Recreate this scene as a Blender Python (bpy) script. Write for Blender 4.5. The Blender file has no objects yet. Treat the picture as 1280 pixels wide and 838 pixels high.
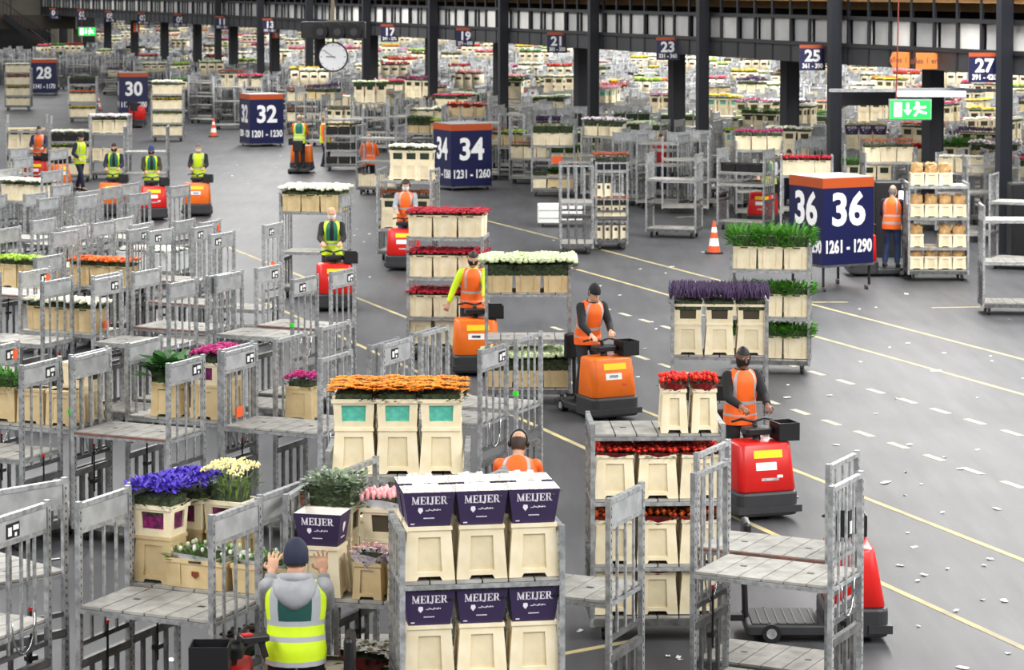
import bpy, math, random
from math import radians, sin, cos, pi, tan, atan2, sqrt
from mathutils import Vector, Matrix, noise

rnd = random.Random(11)
SC = bpy.context.scene
COL = SC.collection
# ------------------------------------------------------------------ camera model (1280 x 838 frame)
FPX, HCAM, YHOR = 3200.0, 6.3, -20.0
PITCH = radians(2.6)
YPP = YHOR + FPX * tan(PITCH)

def ray(px, py):
    u = (px - 640) / FPX
    v = (YPP - py) / FPX
    return Vector((u, cos(PITCH) + v * sin(PITCH), -sin(PITCH) + v * cos(PITCH)))

def G(px, py, z=0.0):
    d = ray(px, py)
    t = (z - HCAM) / d.z
    return Vector((d.x * t, d.y * t, z))

def W(px, py, Y):
    d = ray(px, py)
    t = Y / d.y
    return Vector((d.x * t, Y, HCAM + d.z * t))

def proj(p):
    p = Vector(p) - Vector((0, 0, HCAM))
    f = p.y * cos(PITCH) - p.z * sin(PITCH)
    up = p.y * sin(PITCH) + p.z * cos(PITCH)
    return (640 + FPX * p.x / f, YPP - FPX * up / f)

def lin(c):
    return tuple(((x / 255) / 12.92 if x / 255 <= .04045 else ((x / 255 + .055) / 1.055) ** 2.4) for x in c)

# ------------------------------------------------------------------ materials
MATS = {}

def mat(name, rgb, rough=.5, metal=0.0, vary=.0, scale=8.0, rgb2=None, island=None, objvar=0.0, emit=0.0, spec=.5, alpha=1.0):
    if name in MATS:
        return MATS[name]
    m = bpy.data.materials.new(name)
    m.use_nodes = True
    nt = m.node_tree
    N, L = nt.nodes, nt.links
    b = N['Principled BSDF']
    b.inputs['Roughness'].default_value = rough
    b.inputs['Metallic'].default_value = metal
    b.inputs['Specular IOR Level'].default_value = spec
    c1 = (*lin(rgb), 1)
    b.inputs['Base Color'].default_value = c1
    out = None
    if rgb2 or vary:
        c2 = (*lin(rgb2), 1) if rgb2 else (*[x * (1 - vary) for x in lin(rgb)], 1)
        if island:
            g = N.new('ShaderNodeNewGeometry')
            fac = g.outputs['Random Per Island']
        else:
            tc = N.new('ShaderNodeTexCoord')
            nz = N.new('ShaderNodeTexNoise')
            nz.inputs['Scale'].default_value = scale
            nz.inputs['Detail'].default_value = 4
            L.new(tc.outputs['Object'], nz.inputs['Vector'])
            mr = N.new('ShaderNodeMapRange')
            mr.inputs['From Min'].default_value = .35
            mr.inputs['From Max'].default_value = .65
            L.new(nz.outputs['Fac'], mr.inputs['Value'])
            fac = mr.outputs['Result']
        mx = N.new('ShaderNodeMix')
        mx.data_type = 'RGBA'
        mx.inputs['A'].default_value = c1
        mx.inputs['B'].default_value = c2
        L.new(fac, mx.inputs['Factor'])
        out = mx.outputs['Result']
        L.new(out, b.inputs['Base Color'])
    if objvar:
        oi = N.new('ShaderNodeObjectInfo')
        mr2 = N.new('ShaderNodeMapRange')
        mr2.inputs['To Min'].default_value = 1 - objvar
        mr2.inputs['To Max'].default_value = 1 + objvar
        L.new(oi.outputs['Random'], mr2.inputs['Value'])
        hs = N.new('ShaderNodeHueSaturation')
        L.new(mr2.outputs['Result'], hs.inputs['Value'])
        if out:
            L.new(out, hs.inputs['Color'])
        else:
            hs.inputs['Color'].default_value = c1
        L.new(hs.outputs['Color'], b.inputs['Base Color'])
    if emit:
        b.inputs['Emission Color'].default_value = c1
        b.inputs['Emission Strength'].default_value = emit
    if alpha < 1:
        b.inputs['Alpha'].default_value = alpha
    MATS[name] = m
    return m

STEEL = mat('galvanised_steel', (182, 184, 185), .4, .4, scale=16, rgb2=(138, 140, 142), objvar=.16)
STEEL_D = mat('worn_steel', (116, 116, 115), .5, .4, scale=10, rgb2=(82, 82, 83), objvar=.15)
PLATE = mat('plate_steel', (184, 187, 188), .4, .35, scale=6, rgb2=(158, 160, 162), objvar=.12)
PLANK = mat('weathered_plank', (168, 166, 160), .7, 0, scale=6, rgb2=(140, 138, 132), objvar=.1)
DARK = mat('dark_steel', (38, 38, 40), .55, .2)
BLACK = mat('black_rubber', (17, 17, 18), .6)
BLACKP = mat('black_plastic', (24, 24, 27), .4)
RUST = mat('rusty_edge', (138, 88, 72), .7, scale=14, rgb2=(96, 76, 70))
ORANGE = mat('orange_paint', (238, 112, 22), .38, vary=.12, scale=5)
ORTAG = mat('orange_tag', (240, 92, 30), .5)
RED = mat('red_paint', (206, 26, 22), .35, vary=.12, scale=5)
WHITE = mat('white_plastic', (240, 240, 236), .5)
PAPER = mat('paper_white', (238, 238, 234), .7)
YELLOW = mat('yellow_sticker', (250, 214, 20), .5)
CREAM = mat('cream_plastic', (240, 229, 200), .42, scale=6, rgb2=(229, 214, 178), objvar=.07)
CREAM_D = mat('cream_panel', (226, 213, 180), .48, scale=6, rgb2=(212, 196, 158), objvar=.07)
TAN = mat('tan_plastic', (214, 192, 148), .5, scale=6, rgb2=(200, 176, 130), objvar=.07)
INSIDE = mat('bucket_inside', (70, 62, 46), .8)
PURPLE = mat('purple_cardboard', (52, 37, 76), .55, vary=.12, scale=4)
NAVY = mat('navy_sign', (12, 18, 68), .4)
SIGNOR = mat('orange_sign_band', (178, 76, 26), .45)
SIGNTOP = mat('sign_top_grey', (150, 152, 155), .5)
LETTER = mat('white_lettering', (245, 245, 245), .5)
TEAL = mat('teal_wrap', (96, 196, 176), .35, vary=.3, scale=20)
PINKW = mat('magenta_wrap', (150, 30, 110), .35, rgb2=(40, 20, 40), scale=22)
GREENW = mat('dark_green_content', (40, 62, 34), .6, rgb2=(14, 20, 12), scale=30)
CHROME = mat('chrome', (200, 202, 205), .2, .9)
BLUEP = mat('blue_plastic', (36, 84, 170), .4)
KRAFT = mat('kraft_paper', (198, 160, 108), .75, scale=9, rgb2=(168, 128, 80))
CLEAR = mat('clear_film', (225, 228, 232), .25, rgb2=(196, 200, 206), scale=14)

# ------------------------------------------------------------------ mesh builder
class MB:
    def __init__(s):
        s.v, s.f, s.m = [], [], []

    def add(s, vs, fs, m=0):
        n = len(s.v)
        s.v.extend([tuple(v) for v in vs])
        s.f.extend([tuple(i + n for i in f) for f in fs])
        s.m.extend([m] * len(fs))
        return s

    def bx(s, x0, x1, y0, y1, z0, z1, m=0):
        v = [(x0, y0, z0), (x1, y0, z0), (x1, y1, z0), (x0, y1, z0), (x0, y0, z1), (x1, y0, z1), (x1, y1, z1), (x0, y1, z1)]
        return s.add(v, [(0, 3, 2, 1), (4, 5, 6, 7), (0, 1, 5, 4), (1, 2, 6, 5), (2, 3, 7, 6), (3, 0, 4, 7)], m)

    def box(s, c, d, m=0):
        return s.bx(c[0] - d[0] / 2, c[0] + d[0] / 2, c[1] - d[1] / 2, c[1] + d[1] / 2, c[2] - d[2] / 2, c[2] + d[2] / 2, m)

    def beam(s, p, q, w, h, m=0, up=(0, 0, 1)):
        p, q = Vector(p), Vector(q)
        d = (q - p).normalized()
        u = Vector(up)
        if abs(d.dot(u)) > .98:
            u = Vector((0, 1, 0))
        a = d.cross(u).normalized() * (w / 2)
        b = a.cross(d).normalized() * (h / 2)
        v = [p - a - b, p + a - b, p + a + b, p - a + b, q - a - b, q + a - b, q + a + b, q - a + b]
        return s.add(v, [(0, 1, 2, 3), (7, 6, 5, 4), (0, 4, 5, 1), (1, 5, 6, 2), (2, 6, 7, 3), (3, 7, 4, 0)], m)

    def loft(s, rings, m=0, cap0=True, cap1=True):
        n = len(rings[0])
        vs = [p for r in rings for p in r]
        fs = []
        for i in range(len(rings) - 1):
            for j in range(n):
                k = (j + 1) % n
                fs.append((i * n + j, i * n + k, (i + 1) * n + k, (i + 1) * n + j))
        if cap0:
            fs.append(tuple(range(n - 1, -1, -1)))
        if cap1:
            fs.append(tuple((len(rings) - 1) * n + j for j in range(n)))
        return s.add(vs, fs, m)

    def tube(s, pts, r, n=8, m=0):
        pts = [Vector(p) for p in pts]
        rs = r if isinstance(r, (list, tuple)) else [r] * len(pts)
        rings = []
        for i, p in enumerate(pts):
            d = (pts[min(i + 1, len(pts) - 1)] - pts[max(i - 1, 0)]).normalized()
            u = Vector((0, 0, 1)) if abs(d.z) < .95 else Vector((0, 1, 0))
            a = d.cross(u).normalized()
            b = d.cross(a).normalized()
            rings.append([p + (a * cos(2 * pi * k / n) + b * sin(2 * pi * k / n)) * rs[i] for k in range(n)])
        return s.loft(rings, m)

    def frus(s, z0, w0, d0, z1, w1, d1, m=0, cx=0, cy=0, caps=True):
        R = lambda z, w, d: [(cx - w / 2, cy - d / 2, z), (cx + w / 2, cy - d / 2, z), (cx + w / 2, cy + d / 2, z), (cx - w / 2, cy + d / 2, z)]
        return s.loft([R(z0, w0, d0), R(z1, w1, d1)], m, caps, caps)

    def ball(s, c, r, seg=10, rings=6, m=0):
        r = r if isinstance(r, (tuple, list)) else (r, r, r)
        vs = [(c[0], c[1], c[2] - r[2])]
        for i in range(1, rings):
            a = -pi / 2 + pi * i / rings
            for j in range(seg):
                t = 2 * pi * j / seg
                vs.append((c[0] + r[0] * cos(a) * cos(t), c[1] + r[1] * cos(a) * sin(t), c[2] + r[2] * sin(a)))
        vs.append((c[0], c[1], c[2] + r[2]))
        fs = [(0, 1 + (j + 1) % seg, 1 + j) for j in range(seg)]
        for i in range(rings - 2):
            for j in range(seg):
                k = (j + 1) % seg
                fs.append((1 + i * seg + j, 1 + i * seg + k, 1 + (i + 1) * seg + k, 1 + (i + 1) * seg + j))
        b = 1 + (rings - 2) * seg
        fs += [(b + j, b + (j + 1) % seg, len(vs) - 1) for j in range(seg)]
        return s.add(vs, fs, m)

    def quad(s, a, b, c, d, m=0):
        return s.add([a, b, c, d], [(0, 1, 2, 3)], m)

    def merge(s, o, M=None, mo=0):
        vs = o.v if M is None else [M @ Vector(v) for v in o.v]
        n = len(s.v)
        s.v.extend([tuple(v) for v in vs])
        s.f.extend([tuple(i + n for i in f) for f in o.f])
        s.m.extend([k + mo for k in o.m])
        return s

    def mesh(s, name, mats, smooth=False):
        me = bpy.data.meshes.new(name)
        me.from_pydata(s.v, [], s.f)
        for m in mats:
            me.materials.append(m)
        if len(mats) > 1:
            me.polygons.foreach_set('material_index', s.m)
        if smooth:
            me.polygons.foreach_set('use_smooth', [True] * len(s.f))
        me.update()
        return me

def link(name, me, parent=None, loc=None, M=None):
    o = bpy.data.objects.new(name, me)
    COL.objects.link(o)
    if parent is not None:
        o.parent = parent
    if M is not None:
        o.matrix_basis = M
    elif loc is not None:
        o.location = loc
    return o

def tag(o, label=None, cat=None, group=None, kind=None):
    if label:
        o['label'] = label
    if cat:
        o['category'] = cat
    if group:
        o['group'] = group
    if kind:
        o['kind'] = kind
    return o

def TR(loc, rz=0.0):
    return Matrix.Translation(Vector(loc)) @ Matrix.Rotation(rz, 4, 'Z')

def structure(name, mb, mats, M=None, smooth=False):
    o = link(name, mb.mesh(name, mats, smooth), M=M)
    return tag(o, kind='structure')

# a thing from a nested spec: (name, mesh, [children specs]); mesh None = Empty
def spawn(spec, M, label, cat, group=None):
    name, me, kids = spec
    o = link(name, me, M=M)
    tag(o, label, cat, group)
    for k in kids:
        _kid(k, o)
    return o

def _kid(k, parent):
    c = link(k[0], k[1], parent)
    if len(k) > 3 and k[3] is not None:
        c.matrix_basis = k[3]
    if len(k) > 4 and k[4]:
        c['label'] = k[4]
    for kk in k[2]:
        _kid(kk, c)

_ORD = ('first second third fourth fifth sixth seventh eighth ninth tenth eleventh twelfth thirteenth fourteenth fifteenth '
        'sixteenth seventeenth eighteenth nineteenth twentieth').split()
_T = {2: 'twenty', 3: 'thirty', 4: 'forty', 5: 'fifty', 6: 'sixty'}
_TH = {2: 'twentieth', 3: 'thirtieth', 4: 'fortieth', 5: 'fiftieth', 6: 'sixtieth'}

def ordi(n):  # 1-based
    if n <= 20:
        return _ORD[n - 1]
    t, u = divmod(n, 10)
    return _TH[t] if u == 0 else _T[t] + '-' + _ORD[u - 1]

# lettering from the built-in font
_TXT = {}

def text_mesh(s, size, material, bold=.02, align='CENTER', sx=1.0, fit=None):
    key = (s, size, material.name, bold, align, sx, fit)
    if key in _TXT:
        return _TXT[key]
    c = bpy.data.curves.new('lettering', 'FONT')
    c.body = s
    c.size = size
    c.align_x = align
    c.align_y = 'CENTER'
    c.offset = bold * size
    c.extrude = .003
    c.resolution_u = 3
    o = bpy.data.objects.new('lettering', c)
    COL.objects.link(o)
    dg = bpy.context.evaluated_depsgraph_get()
    me = bpy.data.meshes.new_from_object(o.evaluated_get(dg))
    bpy.data.objects.remove(o)
    bpy.data.curves.remove(c)
    if fit:
        xs = [v.co.x for v in me.vertices]
        sx = min(sx, fit / (max(xs) - min(xs)))
    R = Matrix.Rotation(pi / 2, 4, 'X') @ Matrix.Diagonal((sx, 1, 1, 1))
    me.transform(R)
    me.materials.clear()
    me.materials.append(material)
    _TXT[key] = me
    return me
# ------------------------------------------------------------------ auction trolleys
CL, CD, CH = 1.30, .80, 2.10

def _frame(plain=False, n=3, lo=False):
    b = MB()
    y1 = CD / 2 - .03
    for y in (-y1, y1):
        b.bx(-.022, .022, y - .025, y + .025, .14, CH, 0)
        if not lo:
            for k in range(26):                           # perforated slot strip along the post
                z = .35 + k * .066
                b.bx(-.024, .024, y - .005, y + .005, z, z + .022, 1)
    b.bx(-.024, .024, -y1 + .025, y1 - .025, 2.045, 2.085, 0)
    zt = 2.03 if plain else 1.83
    if not plain:
        b.bx(-.018, .018, -y1, y1, 1.835, 1.875, 0)
        zt = 1.835
    for k in range(n):
        y = -y1 + 2 * y1 * (k + 1) / (n + 1)
        b.bx(-.009, .009, y - .014, y + .014, .95, zt, 0)
        b.bx(-.014, .014, y - .02, y + .02, .24, .74, 2)
    b.bx(-.018, .018, -y1, y1, .91, .95, 2)
    b.bx(-.024, .024, -y1, y1, .73, .80, 2)
    b.bx(-.024, .024, -y1, y1, .19, .25, 2)
    return b

_plate = MB().bx(.004, .016, -CD / 2 + .06, CD / 2 - .06, 1.875, 2.04)
FR_PLATE = _frame(False).mesh('end_frame', [STEEL, DARK, STEEL_D])
FR_PLAIN = _frame(True, 3).mesh('end_frame', [STEEL, DARK, STEEL_D])
FR_DENSE = _frame(False, 4).mesh('end_frame', [STEEL, DARK, STEEL_D])
M_PLATE = _plate.mesh('name_plate', [PLATE])

def _label(seed):
    r = random.Random(seed)
    b = MB()
    y = r.uniform(-.28, .14)
    b.bx(.016, .021, y, y + .18, 1.89, 2.01, 0)
    b.bx(.021, .023, y + .02, y + .07, 1.91, 1.98, 1)
    b.bx(.021, .023, y + .09, y + .165, 1.95, 1.99, 1)
    b.bx(.021, .023, y + .11, y + .14, 1.90, 1.93, 1)
    if r.random() < .5:
        b.bx(.016, .02, y - .16, y - .04, 1.89, 1.99, 1)
    return b.mesh('barcode_label', [BLACKP, PAPER])

LABELS = [_label(i) for i in range(4)]
_w = MB()
_w.tube([(.02, -.16 + .32 * (1 - cos(pi * k / 10)) / 2, 1.22 - .30 * sin(pi * k / 10)) for k in range(11)], .008, 6)
M_LOOP = _w.mesh('wire_loop', [CHROME], True)
_p = MB()
_p.tube([(.03, 0, .5), (.03, 0, 1.02)], .011, 6, 0)
_p.tube([(.03, 0, 1.02), (.03, 0, 1.05)], .014, 6, 1)
_p.bx(.0, .06, -.05, .05, .60, .64, 0)
M_PIN = _p.mesh('locking_pin', [BLACKP, RED])
M_TAG = MB().bx(.02, .028, CD / 2 - .15, CD / 2 - .06, 1.89, 2.0).mesh('orange_tag', [ORTAG])
M_TAGLOW = MB().bx(.02, .028, -.12, .02, 1.30, 1.42).mesh('orange_tag', [ORTAG])
M_STICK = MB().bx(-.028, .028, -CD / 2 - .002, -CD / 2 + .05, 1.42, 1.47).mesh('green_sticker', [mat('green_sticker', (60, 220, 40), .5)])

def _deck(z, th, n=6, base=False, holes=True):
    b = MB()
    x1, y1 = CL / 2 - .035, CD / 2 - .02
    w = 2 * x1 / n
    for k in range(n):
        b.bx(-x1 + k * w + .006, -x1 + (k + 1) * w - .006, -y1, y1, z - .022, z, 0)
    if holes:
        for k in (1, n - 2):
            x = -x1 + (k + .5) * w
            b.bx(x - .03, x + .03, -.02, .02, z, z + .002, 2)
    b.bx(-x1, x1, -y1, y1, z - .03, z - .024, 2)
    for s in (-1, 1):
        b.bx(-x1, x1, s * y1 - .018, s * y1 + .018, z - th, z - .026, 1)
        b.bx(s * x1 - .018, s * x1 + .018, -y1, y1, z - th, z - .026, 1)
    b.bx(-x1, x1, -.02, .02, z - th, z - .03, 2)
    return b

M_SHELF = _deck(0, .06).mesh('shelf', [PLANK, STEEL, DARK])
M_BASE = _deck(.24, .09).mesh('base_deck', [PLANK, STEEL_D, DARK])
M_EDGE = MB().bx(-CL / 2 + .05, CL / 2 - .05, -CD / 2 - .002, -CD / 2 + .018, -.03, -.008).mesh('rusty_edge', [RUST])

def _caster():
    b = MB()
    b.bx(-.03, .03, -.045, .045, .11, .15, 1)
    b.bx(-.028, -.022, -.03, .03, .05, .12, 1)
    b.bx(.022, .028, -.03, .03, .05, .12, 1)
    b.tube([(-.02, 0, .055), (.02, 0, .055)], .055, 12, 0)
    return b

M_CASTER = _caster().mesh('caster', [BLACK, STEEL_D])
CARTS = []
OBB = []                                                  # plan boxes already taken: cx, cy, hx, hy, yaw

def hits(cx, cy, hx, hy, yaw):
    a = (cos(yaw), sin(yaw))
    b = (-sin(yaw), cos(yaw))
    for (ox, oy, gx_, gy_, gw) in OBB:
        dx, dy = ox - cx, oy - cy
        if dx * dx + dy * dy > (hx + hy + gx_ + gy_) ** 2:
            continue
        c = (cos(gw), sin(gw))
        d = (-sin(gw), cos(gw))
        sep = False
        for ax in (a, b, c, d):
            r1 = hx * abs(a[0] * ax[0] + a[1] * ax[1]) + hy * abs(b[0] * ax[0] + b[1] * ax[1])
            r2 = gx_ * abs(c[0] * ax[0] + c[1] * ax[1]) + gy_ * abs(d[0] * ax[0] + d[1] * ax[1])
            if abs(dx * ax[0] + dy * ax[1]) > r1 + r2:
                sep = True
                break
        if not sep:
            return True
    return False

def settle(c, hx, hy, yaw):
    """the free place nearest to c"""
    best = None
    for k in range(0, 36):
        for m in ((0,) if k == 0 else (k, -k)):
            for l in range(-14, 15):
                cost = abs(m) + 3.0 * abs(l)
                if best is not None and cost >= best[0]:
                    continue
                v = Vector((c.x - sin(yaw) * .05 * m + cos(yaw) * .05 * l, c.y + cos(yaw) * .05 * m + sin(yaw) * .05 * l, c.z))
                if not hits(v.x, v.y, hx, hy, yaw):
                    best = (cost, v)
    v = best[1] if best else c
    OBB.append((v.x, v.y, hx, hy, yaw))
    return v


def FL(px, py, yaw, z=CH):
    """centre of a trolley whose near-left post top is seen at px, py"""
    p = G(px, py, z)
    c, s = cos(yaw), sin(yaw)
    ox, oy = CL / 2, CD / 2
    return Vector((p.x + ox * c - oy * s, p.y + ox * s + oy * c, 0))

def FRc(px, py, yaw, z=CH):
    p = G(px, py, z)
    c, s = cos(yaw), sin(yaw)
    ox, oy = -CL / 2, CD / 2
    return Vector((p.x + ox * c - oy * s, p.y + ox * s + oy * c, 0))

def CORNER(px, py, yaw, sx, sy, z=CH):
    p = G(px, py, z)
    c, s = cos(yaw), sin(yaw)
    ox, oy = -sx * CL / 2, -sy * CD / 2
    return Vector((p.x + ox * c - oy * s, p.y + ox * s + oy * c, 0))

def GC(px, py, yaw):
    """centre of a trolley whose front bottom edge is centred at px, py"""
    p = G(px, py, 0)
    return Vector((p.x - CD / 2 * sin(yaw), p.y + CD / 2 * cos(yaw), 0))

def cart(c, yaw, label, shelves=(1.25,), ends=('plate', 'plate'), seed=0, detail=2, group=None, extras=True):
    r = random.Random(seed * 7 + 3)
    c = settle(c, CL / 2 + .004, CD / 2 + .004, yaw)
    M = TR((c.x, c.y, 0), yaw)
    kids = [('base_deck', M_BASE, [])]
    for sx in (-1, 1):
        e = ends[0] if sx < 0 else ends[1]
        sub = []
        if e != 'plain':
            sub.append(('name_plate', M_PLATE, []))
            if detail > 1 and r.random() < .42:
                sub.append(('barcode_label', r.choice(LABELS), []))
            if detail > 1 and r.random() < .12:
                sub.append(('orange_tag', M_TAG, [], None, 'small orange tag'))
        if detail > 1 and extras:
            if r.random() < .4:
                sub.append(('wire_loop', M_LOOP, []))
            if r.random() < .5:
                sub.append(('locking_pin', M_PIN, []))
            if r.random() < .2:
                sub.append(('green_sticker', M_STICK, [], None, 'bright green sticker'))
            if r.random() < .1:
                sub.append(('orange_tag', M_TAGLOW, [], None, 'small orange tag'))
        me = {'plate': FR_PLATE, 'plain': FR_PLAIN, 'dense': FR_DENSE}[e]
        kids.append(('end_frame', me, sub, Matrix.Translation((sx * (CL / 2 - .025), 0, 0))))
    for z in shelves:
        sub = [('rusty_edge', M_EDGE, [], None, 'rust red front edge')] if detail > 1 and r.random() < .3 and extras else []
        kids.append(('shelf', M_SHELF, sub, Matrix.Translation((0, 0, z))))
    for sx in (-1, 1):
        for sy in (-1, 1):
            kids.append(('caster', M_CASTER, [], Matrix.Translation((sx * (CL / 2 - .14), sy * (CD / 2 - .12), 0))))
    o = spawn(('auction_trolley', None, kids), M, label, 'trolley', group)
    CARTS.append((c.x, c.y))
    return M

# single-mesh trolleys for the far rows
def _lowcart(seed):
    r = random.Random(seed)
    b = MB()
    dense = r.random() < .5
    f = _frame(r.random() < .35, 4 if dense else 3, True)
    for sx in (-1, 1):
        b.merge(f, Matrix.Translation((sx * (CL / 2 - .025), 0, 0)))
    if True:
        for sx in (-1, 1):
            b.bx(sx * (CL / 2 - .02) - .006, sx * (CL / 2 - .02) + .006, -CD / 2 + .06, CD / 2 - .06, 1.875, 2.04, 4)
    b.bx(-CL / 2 + .03, CL / 2 - .03, -CD / 2 + .02, CD / 2 - .02, .16, .24, 3)
    zs = [[1.25], [.9, 1.5], [1.45], [.75, 1.3, 1.85], [1.7], [1.25, 1.85], [.8], [1.1, 1.6]][seed % 8]
    for z in zs:
        b.bx(-CL / 2 + .03, CL / 2 - .03, -CD / 2 + .02, CD / 2 - .02, z - .05, z, 3)
    for sx in (-1, 1):
        for sy in (-1, 1):
            b.bx(sx * .5 - .03, sx * .5 + .03, sy * .3 - .05, sy * .3 + .05, 0, .15, 1)
    return b, zs

LOW = [_lowcart(i) for i in range(8)]
LOWM = [b.mesh('auction_trolley', [STEEL, DARK, STEEL_D, PLANK, PLATE]) for b, z in LOW]
# ------------------------------------------------------------------ buckets, crates and flowers
def patch(b, A, B, C, D, u0, u1, v0, v1, depth, n, m=0, mp=0, notch=None):
    """a quad face A(bl) B(br) C(tr) D(tl) with a recessed panel; n = outward normal"""
    A, B, C, D, n = map(Vector, (A, B, C, D, n))
    P = lambda u, v: A.lerp(B, u).lerp(D.lerp(C, u), v)
    us, vs = [0, u0, u1, 1], [0, v0, v1, 1]
    if notch:
        nu0, nu1, nv = notch
        b.quad(P(0, 0), P(nu0, 0), P(nu0 + .04, nv), P(0, nv), m)
        b.quad(P(nu1, 0), P(1, 0), P(1, nv), P(nu1 - .04, nv), m)
        b.quad(P(0, nv), P(1, nv), P(1, v0), P(0, v0), m)
    else:
        b.quad(P(0, 0), P(1, 0), P(1, v0), P(0, v0), m)
    b.quad(P(0, v0), P(u0, v0), P(u0, v1), P(0, v1), m)
    b.quad(P(u1, v0), P(1, v0), P(1, v1), P(u1, v1), m)
    b.quad(P(0, v1), P(1, v1), P(1, 1), P(0, 1), m)
    q = [P(u0, v0), P(u1, v0), P(u1, v1), P(u0, v1)]
    r = [p - n * depth for p in q]
    for i in range(4):
        k = (i + 1) % 4
        b.quad(q[i], q[k], r[k], r[i], m)
    b.quad(*r, mp)

def bucket(w0, w1, d0, d1, h, fu=(.25, .75), fv=(.16, .80), mats=None):
    b = MB()
    R = lambda z, w, d: [Vector((-w / 2, -d / 2, z)), Vector((w / 2, -d / 2, z)), Vector((w / 2, d / 2, z)), Vector((-w / 2, d / 2, z))]
    lo, hi = R(0, w0, d0), R(h, w1, d1)
    for i, n in enumerate([(0, -1, 0), (1, 0, 0), (0, 1, 0), (-1, 0, 0)]):
        k = (i + 1) % 4
        patch(b, lo[i], lo[k], hi[k], hi[i], fu[0], fu[1], fv[0], fv[1], .014, n, 0, 1, (.25, .75, .075))
    # foot band and rim lips
    for z0, z1, e in ((.055, .07, .006), (h - .03, h, .01)):
        t0, t1 = z0 / h, z1 / h
        A = R(z0, w0 + (w1 - w0) * t0 + 2 * e, d0 + (d1 - d0) * t0 + 2 * e)
        B = R(z1, w0 + (w1 - w0) * t1 + 2 * e, d0 + (d1 - d0) * t1 + 2 * e)
        if z0 > .1:
            b.loft([A, B], 0, True, False)
            inn = R(h, w1 - .02, d1 - .02)
            for i in range(4):
                k = (i + 1) % 4
                b.quad(B[i], B[k], inn[k], inn[i], 0)
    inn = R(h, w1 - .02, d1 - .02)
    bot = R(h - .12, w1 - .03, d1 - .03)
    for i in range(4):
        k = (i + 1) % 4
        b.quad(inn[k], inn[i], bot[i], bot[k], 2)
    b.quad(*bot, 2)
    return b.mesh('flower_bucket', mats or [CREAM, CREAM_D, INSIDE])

BW, BD, BH = .38, .27, .42
B_STD = bucket(.398, .335, .28, .25, .42)
B_SLIM = bucket(.26, .215, .36, .33, .42, (.3, .7))
B_TAN = bucket(.37, .34, .27, .25, .40, mats=[TAN, TAN, INSIDE])
B_CSM = bucket(.29, .265, .27, .25, .27)
B_MINI = bucket(.20, .165, .30, .26, .33, (.3, .7), (.6, .85), mats=[CREAM, INSIDE, INSIDE])
B_SMALL = bucket(.25, .22, .27, .24, .30, mats=[TAN, TAN, INSIDE])

def collar(w0, w1, d0, d1, h, panel):
    b = MB()
    R = lambda z, w, d: [Vector((-w / 2, -d / 2, z)), Vector((w / 2, -d / 2, z)), Vector((w / 2, d / 2, z)), Vector((-w / 2, d / 2, z))]
    lo, hi = R(0, w0, d0), R(h, w1, d1)
    for i, n in enumerate([(0, -1, 0), (1, 0, 0), (0, 1, 0), (-1, 0, 0)]):
        k = (i + 1) % 4
        patch(b, lo[i], lo[k], hi[k], hi[i], .2, .8, .22, .78, .018, n, 0, 1)
    b.loft([R(h - .035, w1 + .025, d1 + .025), R(h, w1 + .03, d1 + .03)], 0, True, False)
    for z, s in ((h, 0),):
        o, i_ = R(z, w1 + .03, d1 + .03), R(z, w1 - .03, d1 - .03)
        f = R(z - .06, w1 - .04, d1 - .04)
        for i in range(4):
            k = (i + 1) % 4
            b.quad(o[i], o[k], i_[k], i_[i], 0)
            b.quad(i_[i], i_[k], f[k], f[i], 0)
        b.quad(*f, 2)
    return b.mesh('collar', [CREAM, panel, INSIDE])

C_TEAL = collar(.345, .375, .25, .28, .26, TEAL)
C_GREEN = collar(.345, .375, .25, .28, .26, GREENW)
C_PINK = collar(.345, .375, .25, .28, .26, PINKW)
C_DARK = collar(.345, .375, .25, .28, .26, INSIDE)

# slab-serif lettering for the printed cardboard collars
def serif(s, size, depth=.002):
    b = MB()
    x = 0
    def rect(x0, x1, z0, z1):
        b.bx(x0, x1, -depth, 0, z0, z1)
    def slant(x0, x1, t, z0=0, z1=1):
        b.add([(x0, -depth, z0), (x0 + t, -depth, z0), (x1 + t, -depth, z1), (x1, -depth, z1)], [(0, 1, 2, 3)])
    for ch in s:
        if ch == 'M':
            rect(x + .08, x + .16, 0, 1); rect(x + .74, x + .96, 0, 1); rect(x, x + .26, 0, .07); rect(x + .66, x + 1.04, 0, .07)
            slant(x + .46, x + .08, .16); slant(x + .44, x + .78, .12); rect(x, x + .2, .93, 1); rect(x + .8, x + 1.04, .93, 1); x += 1.14
        elif ch == 'E':
            rect(x + .08, x + .30, 0, 1); rect(x, x + .72, 0, .08); rect(x, x + .70, .92, 1); rect(x + .3, x + .55, .46, .54)
            rect(x + .66, x + .74, 0, .3); rect(x + .64, x + .72, .72, 1); rect(x + .5, x + .56, .36, .64); x += .84
        elif ch == 'I':
            rect(x + .08, x + .30, 0, 1); rect(x, x + .38, 0, .08); rect(x, x + .38, .92, 1); x += .46
        elif ch == 'J':
            rect(x + .26, x + .48, .1, 1); rect(x + .16, x + .58, .92, 1); rect(x + .06, x + .40, -.06, .08); rect(x, x + .14, -.02, .2); x += .66
        elif ch == 'R':
            rect(x + .08, x + .30, 0, 1); rect(x, x + .38, 0, .08); rect(x, x + .55, .92, 1); rect(x + .3, x + .55, .46, .54)
            rect(x + .52, x + .72, .52, .94); slant(x + .62, x + .36, .22, 0, .5); rect(x + .6, x + .92, 0, .08); x += .96
    W_ = x - .1
    b.v = [((v[0] - W_ / 2) * size * .92, v[1], v[2] * size) for v in b.v]
    return b

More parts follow.
